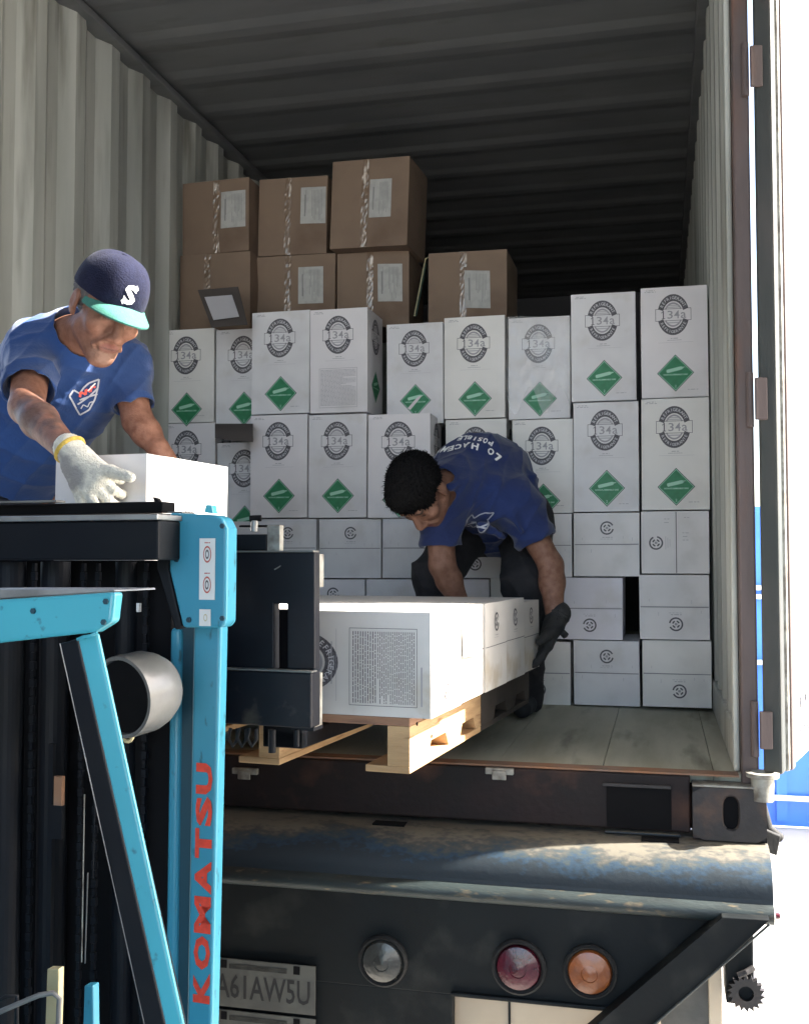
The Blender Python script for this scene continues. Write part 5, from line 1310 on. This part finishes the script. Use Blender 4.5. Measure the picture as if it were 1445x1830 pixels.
# hair
g = Field(HC-.18, HC+.18, .004)
g.ell(HC+hR@(A3(0, -.014, .046)*hs), [.088*hs, .106*hs, .090*hs], hR, .01); g.ell(HC+hR@(A3(0, .045, .082)*hs), [.060*hs, .050*hs, .034*hs], hR, .03)
g.ell(HC+hR@(A3(0, .115, -.055)*hs), [.085*hs, .085*hs, .088*hs], hR, .012, 'sub'); 
for q_ in (-1, 1): g.ell(HC+hR@(A3(q_*.085, .012, -.012)*hs), [.030*hs, .032*hs, .036*hs], hR, .008, 'sub')
g.ell(HC+hR@(A3(0, -.06, -.10)*hs), [.09*hs, .09*hs, .06*hs], hR, .01, 'sub')
Vh, Qh = g.mesh(); Nh = vnorm(Vh, Qh); Vh = folds(Vh, Nh, .0035, 260, 8, [hR[:, 0]+.3*hR[:, 1], hR[:, 1], hR[:, 2]])
ho = put('hair', Vh, Qh, M['hair'], w2)
q = MB(); r3 = random.Random(4)
for i in range(1500):
    k = r3.randrange(len(Vh)); p_ = Vh[k]; n_ = Nh[k]; d = unit(n_*.8+hR[:, 1]*r3.uniform(-.2, .7)+A3(*(r3.gauss(0, .45) for _ in range(3)))); l_ = r3.uniform(.006, .016); sdv = unit(np.cross(d, A3(*(r3.gauss(0, 1) for _ in range(3)))))*.0011
    q.add([p_-sdv, p_+sdv, p_+d*l_], [(0, 1, 2)], M['hair'])
q.build('hair_tuft', ho)
# shirt
f = Field(lo, hi, h)
torso2(f, .018)
f.cone(sR, sR*.35+eR*.65, .078, .072, .04); f.cone(sL, sL*.35+eL*.65, .084, .074, .04)
f.cone(P(850, 826, 3.86), P(905, 840, 3.98), .085, .085, .06)
sp_ = unit(chest-pel); f.plane(pel-sp_*.03, -sp_, lo, hi)
cR = sR*.36+eR*.64; f.cutcap(cR, eR-sR, cR, eR, .088); cL = sL*.40+eL*.60; f.cutcap(cL, eL-sL, cL, eL, .10)
f.cone(cR-unit(eR-sR)*.02, cR+unit(eR-sR)*.02, .058, .062, 0, 'sub'); f.cone(cL-unit(eL-sL)*.02, cL+unit(eL-sL)*.02, .060, .062, 0, 'sub')
f.cone(nb+unit(HC-nb)*.03, HC, .064, .10, .008, 'sub')
for a, b, r_ in ((P(800, 868, 3.55), P(880, 860, 3.68), .012), (P(860, 940, 3.62), P(900, 960, 3.66), .02), (P(880, 860, 3.68), P(930, 950, 3.64), .014), (P(950, 850, 3.85), P(968, 920, 3.74), .012)):
    f.cone(a, b, r_, r_*.6, .035)
V, Q = f.mesh(); V = smooth_np(V, Q, 2, .5); V = folds(V, vnorm(V, Q), .0036, 28, 21, [unit(eL-sL), sp_, V3(1, -.6, 0)]); V = folds(V, vnorm(V, Q), .0007, 60, 22, [V3(1, .5, .2), V3(.2, 1, 0)]); V = smooth_np(V, Q, 1, .4)
sh2 = put('shirt', V, Q, M['shirt_navy'], w2); sk = Skin2(V, Q)
# writing across the shoulders, upside down from here
q = MB()
hp = {}
def surf_path(pts): 
    out = []
    for x, y in pts:
        a, n_ = sk.hit(x, y)
        if a is not None: out.append((a, n_ if np.dot(n_, FW) < 0 else -n_))
    return out
for txt, path, sz in (('LO HACEMOS', [(892, 822), (878, 808), (852, 799), (825, 798), (800, 804), (778, 815), (762, 828)], .040), ('POSIBLE', [(880, 795), (862, 786), (838, 782), (818, 784), (798, 790), (784, 798)], .034)):
    pth = surf_path(path)
    if len(pth) < 3: print('path miss', txt, len(pth)); continue
    pts = np.array([a for a, _ in pth]); seg = np.r_[0, np.cumsum(np.linalg.norm(np.diff(pts, axis=0), axis=1))]; L = seg[-1]
    for i, ch in enumerate(txt):
        if ch == ' ': continue
        s_ = L*(i+.5)/len(txt); c = A3(*(np.interp(s_, seg, pts[:, k]) for k in range(3))); c2 = A3(*(np.interp(min(L, s_+.01), seg, pts[:, k]) for k in range(3))); c1 = A3(*(np.interp(max(0, s_-.01), seg, pts[:, k]) for k in range(3)))
        ex = unit(c2-c1); nn = np.array(sk.b.find_nearest(Vector(c))[1]); nn = nn if np.dot(nn, UP) > 0 or np.dot(nn, FW) < 0 else -nn; ex = unit(ex-nn*np.dot(ex, nn)); ey = np.cross(nn, ex)
        Vt, Ft = text2d(ch, sz, .04, fit=(L/len(txt)*.84 if ch != 'I' else L/len(txt)*.3, sz*.8)); Vt, Ft = dense(Vt, Ft, .01)
        V_ = []
        for u, v in Vt:
            r_ = sk.b.find_nearest(Vector(c+ex*u+ey*v)); V_.append(np.array(r_[0])+np.array(r_[1])*.0022*(1 if np.dot(np.array(r_[1]), nn) > 0 else -1))
        q.add(V_, Ft, M['white_thread'])
q.build('lettering', sh2)
q = MB(); o_, n_ = sk.hit(858, 944)
if o_ is not None:
    n_ = unit(V3(0, -.25, .97)); ex = RT; ey = np.cross(n_, ex); emb(sk, q, o_, ex, ey, .095, False); q.build('emblem', sh2)
# trousers, shoes, gloves
f = Field(lo, hi, .007)
f.cone(pel-RT*.06, pel+RT*.06, .135, .135, .05)
for a, k_, l in ((hA, kA, ft1), (hB, kB, ft2)):
    f.cone(a, k_, .105, .085, .05); f.cone(k_, l+EZ*.06, .082, .070, .03)
f.plane(pel+sp_*.10, sp_, pel-.15, pel+.3)
V, Q = f.mesh(); V = smooth_np(V, Q, 1); V = folds(V, vnorm(V, Q), .004, 22, 15, [EZ, V3(1, .6, 0)]); put('trousers', V, Q, M['trouser_dark'], w2)
shoe(ft1*A3(1, 1, 0)+EZ*(F0+.002), A3(.05, -1, 0), w2); shoe(ft2*A3(1, 1, 0)+EZ*(F0+.002), A3(-.2, -1, 0), w2)
gl = Field(wL-.25, wL+A3(.2, .2, .12), .004)
gd = P(938, 1236, 3.56)-wL
hand(gl, wL-unit(gd)*.01, gd, V3(-.85, -.1, .25), -1, 1.26, 1.2, curl=((.12, .3, .3), (.15, .32, .3), (.2, .35, .3), (.25, .4, .3)), thumb=(.9, .4), wrist_r=.036, spread=.10)
V, Q = gl.mesh(); gv = put('glove', V, Q, M['glove_black'], w2)
q = MB(); d = unit(gd); u_ = unit(np.cross(d, FW)); v_ = np.cross(d, u_); cc = wL-d*.025
q.tube([cc+.036*(math.cos(t)*u_+math.sin(t)*v_) for t in np.linspace(0, 2*math.pi, 25)], .0075, M['glove_black'], n=10); q.tube([P(1004, 1130, 3.62), P(1011, 1137, 3.61)], .012, M['glove_black']); q.build('cuff', gv, smooth=True)
gl = Field(wR-.22, wR+.14, .004); hand(gl, wR, V3(.1, -1, -.2), V3(.6, 0, .2), 1, 1.08, 1.15, wrist_r=.034); V, Q = gl.mesh(); put('glove', V, Q, M['glove_black'], w2)
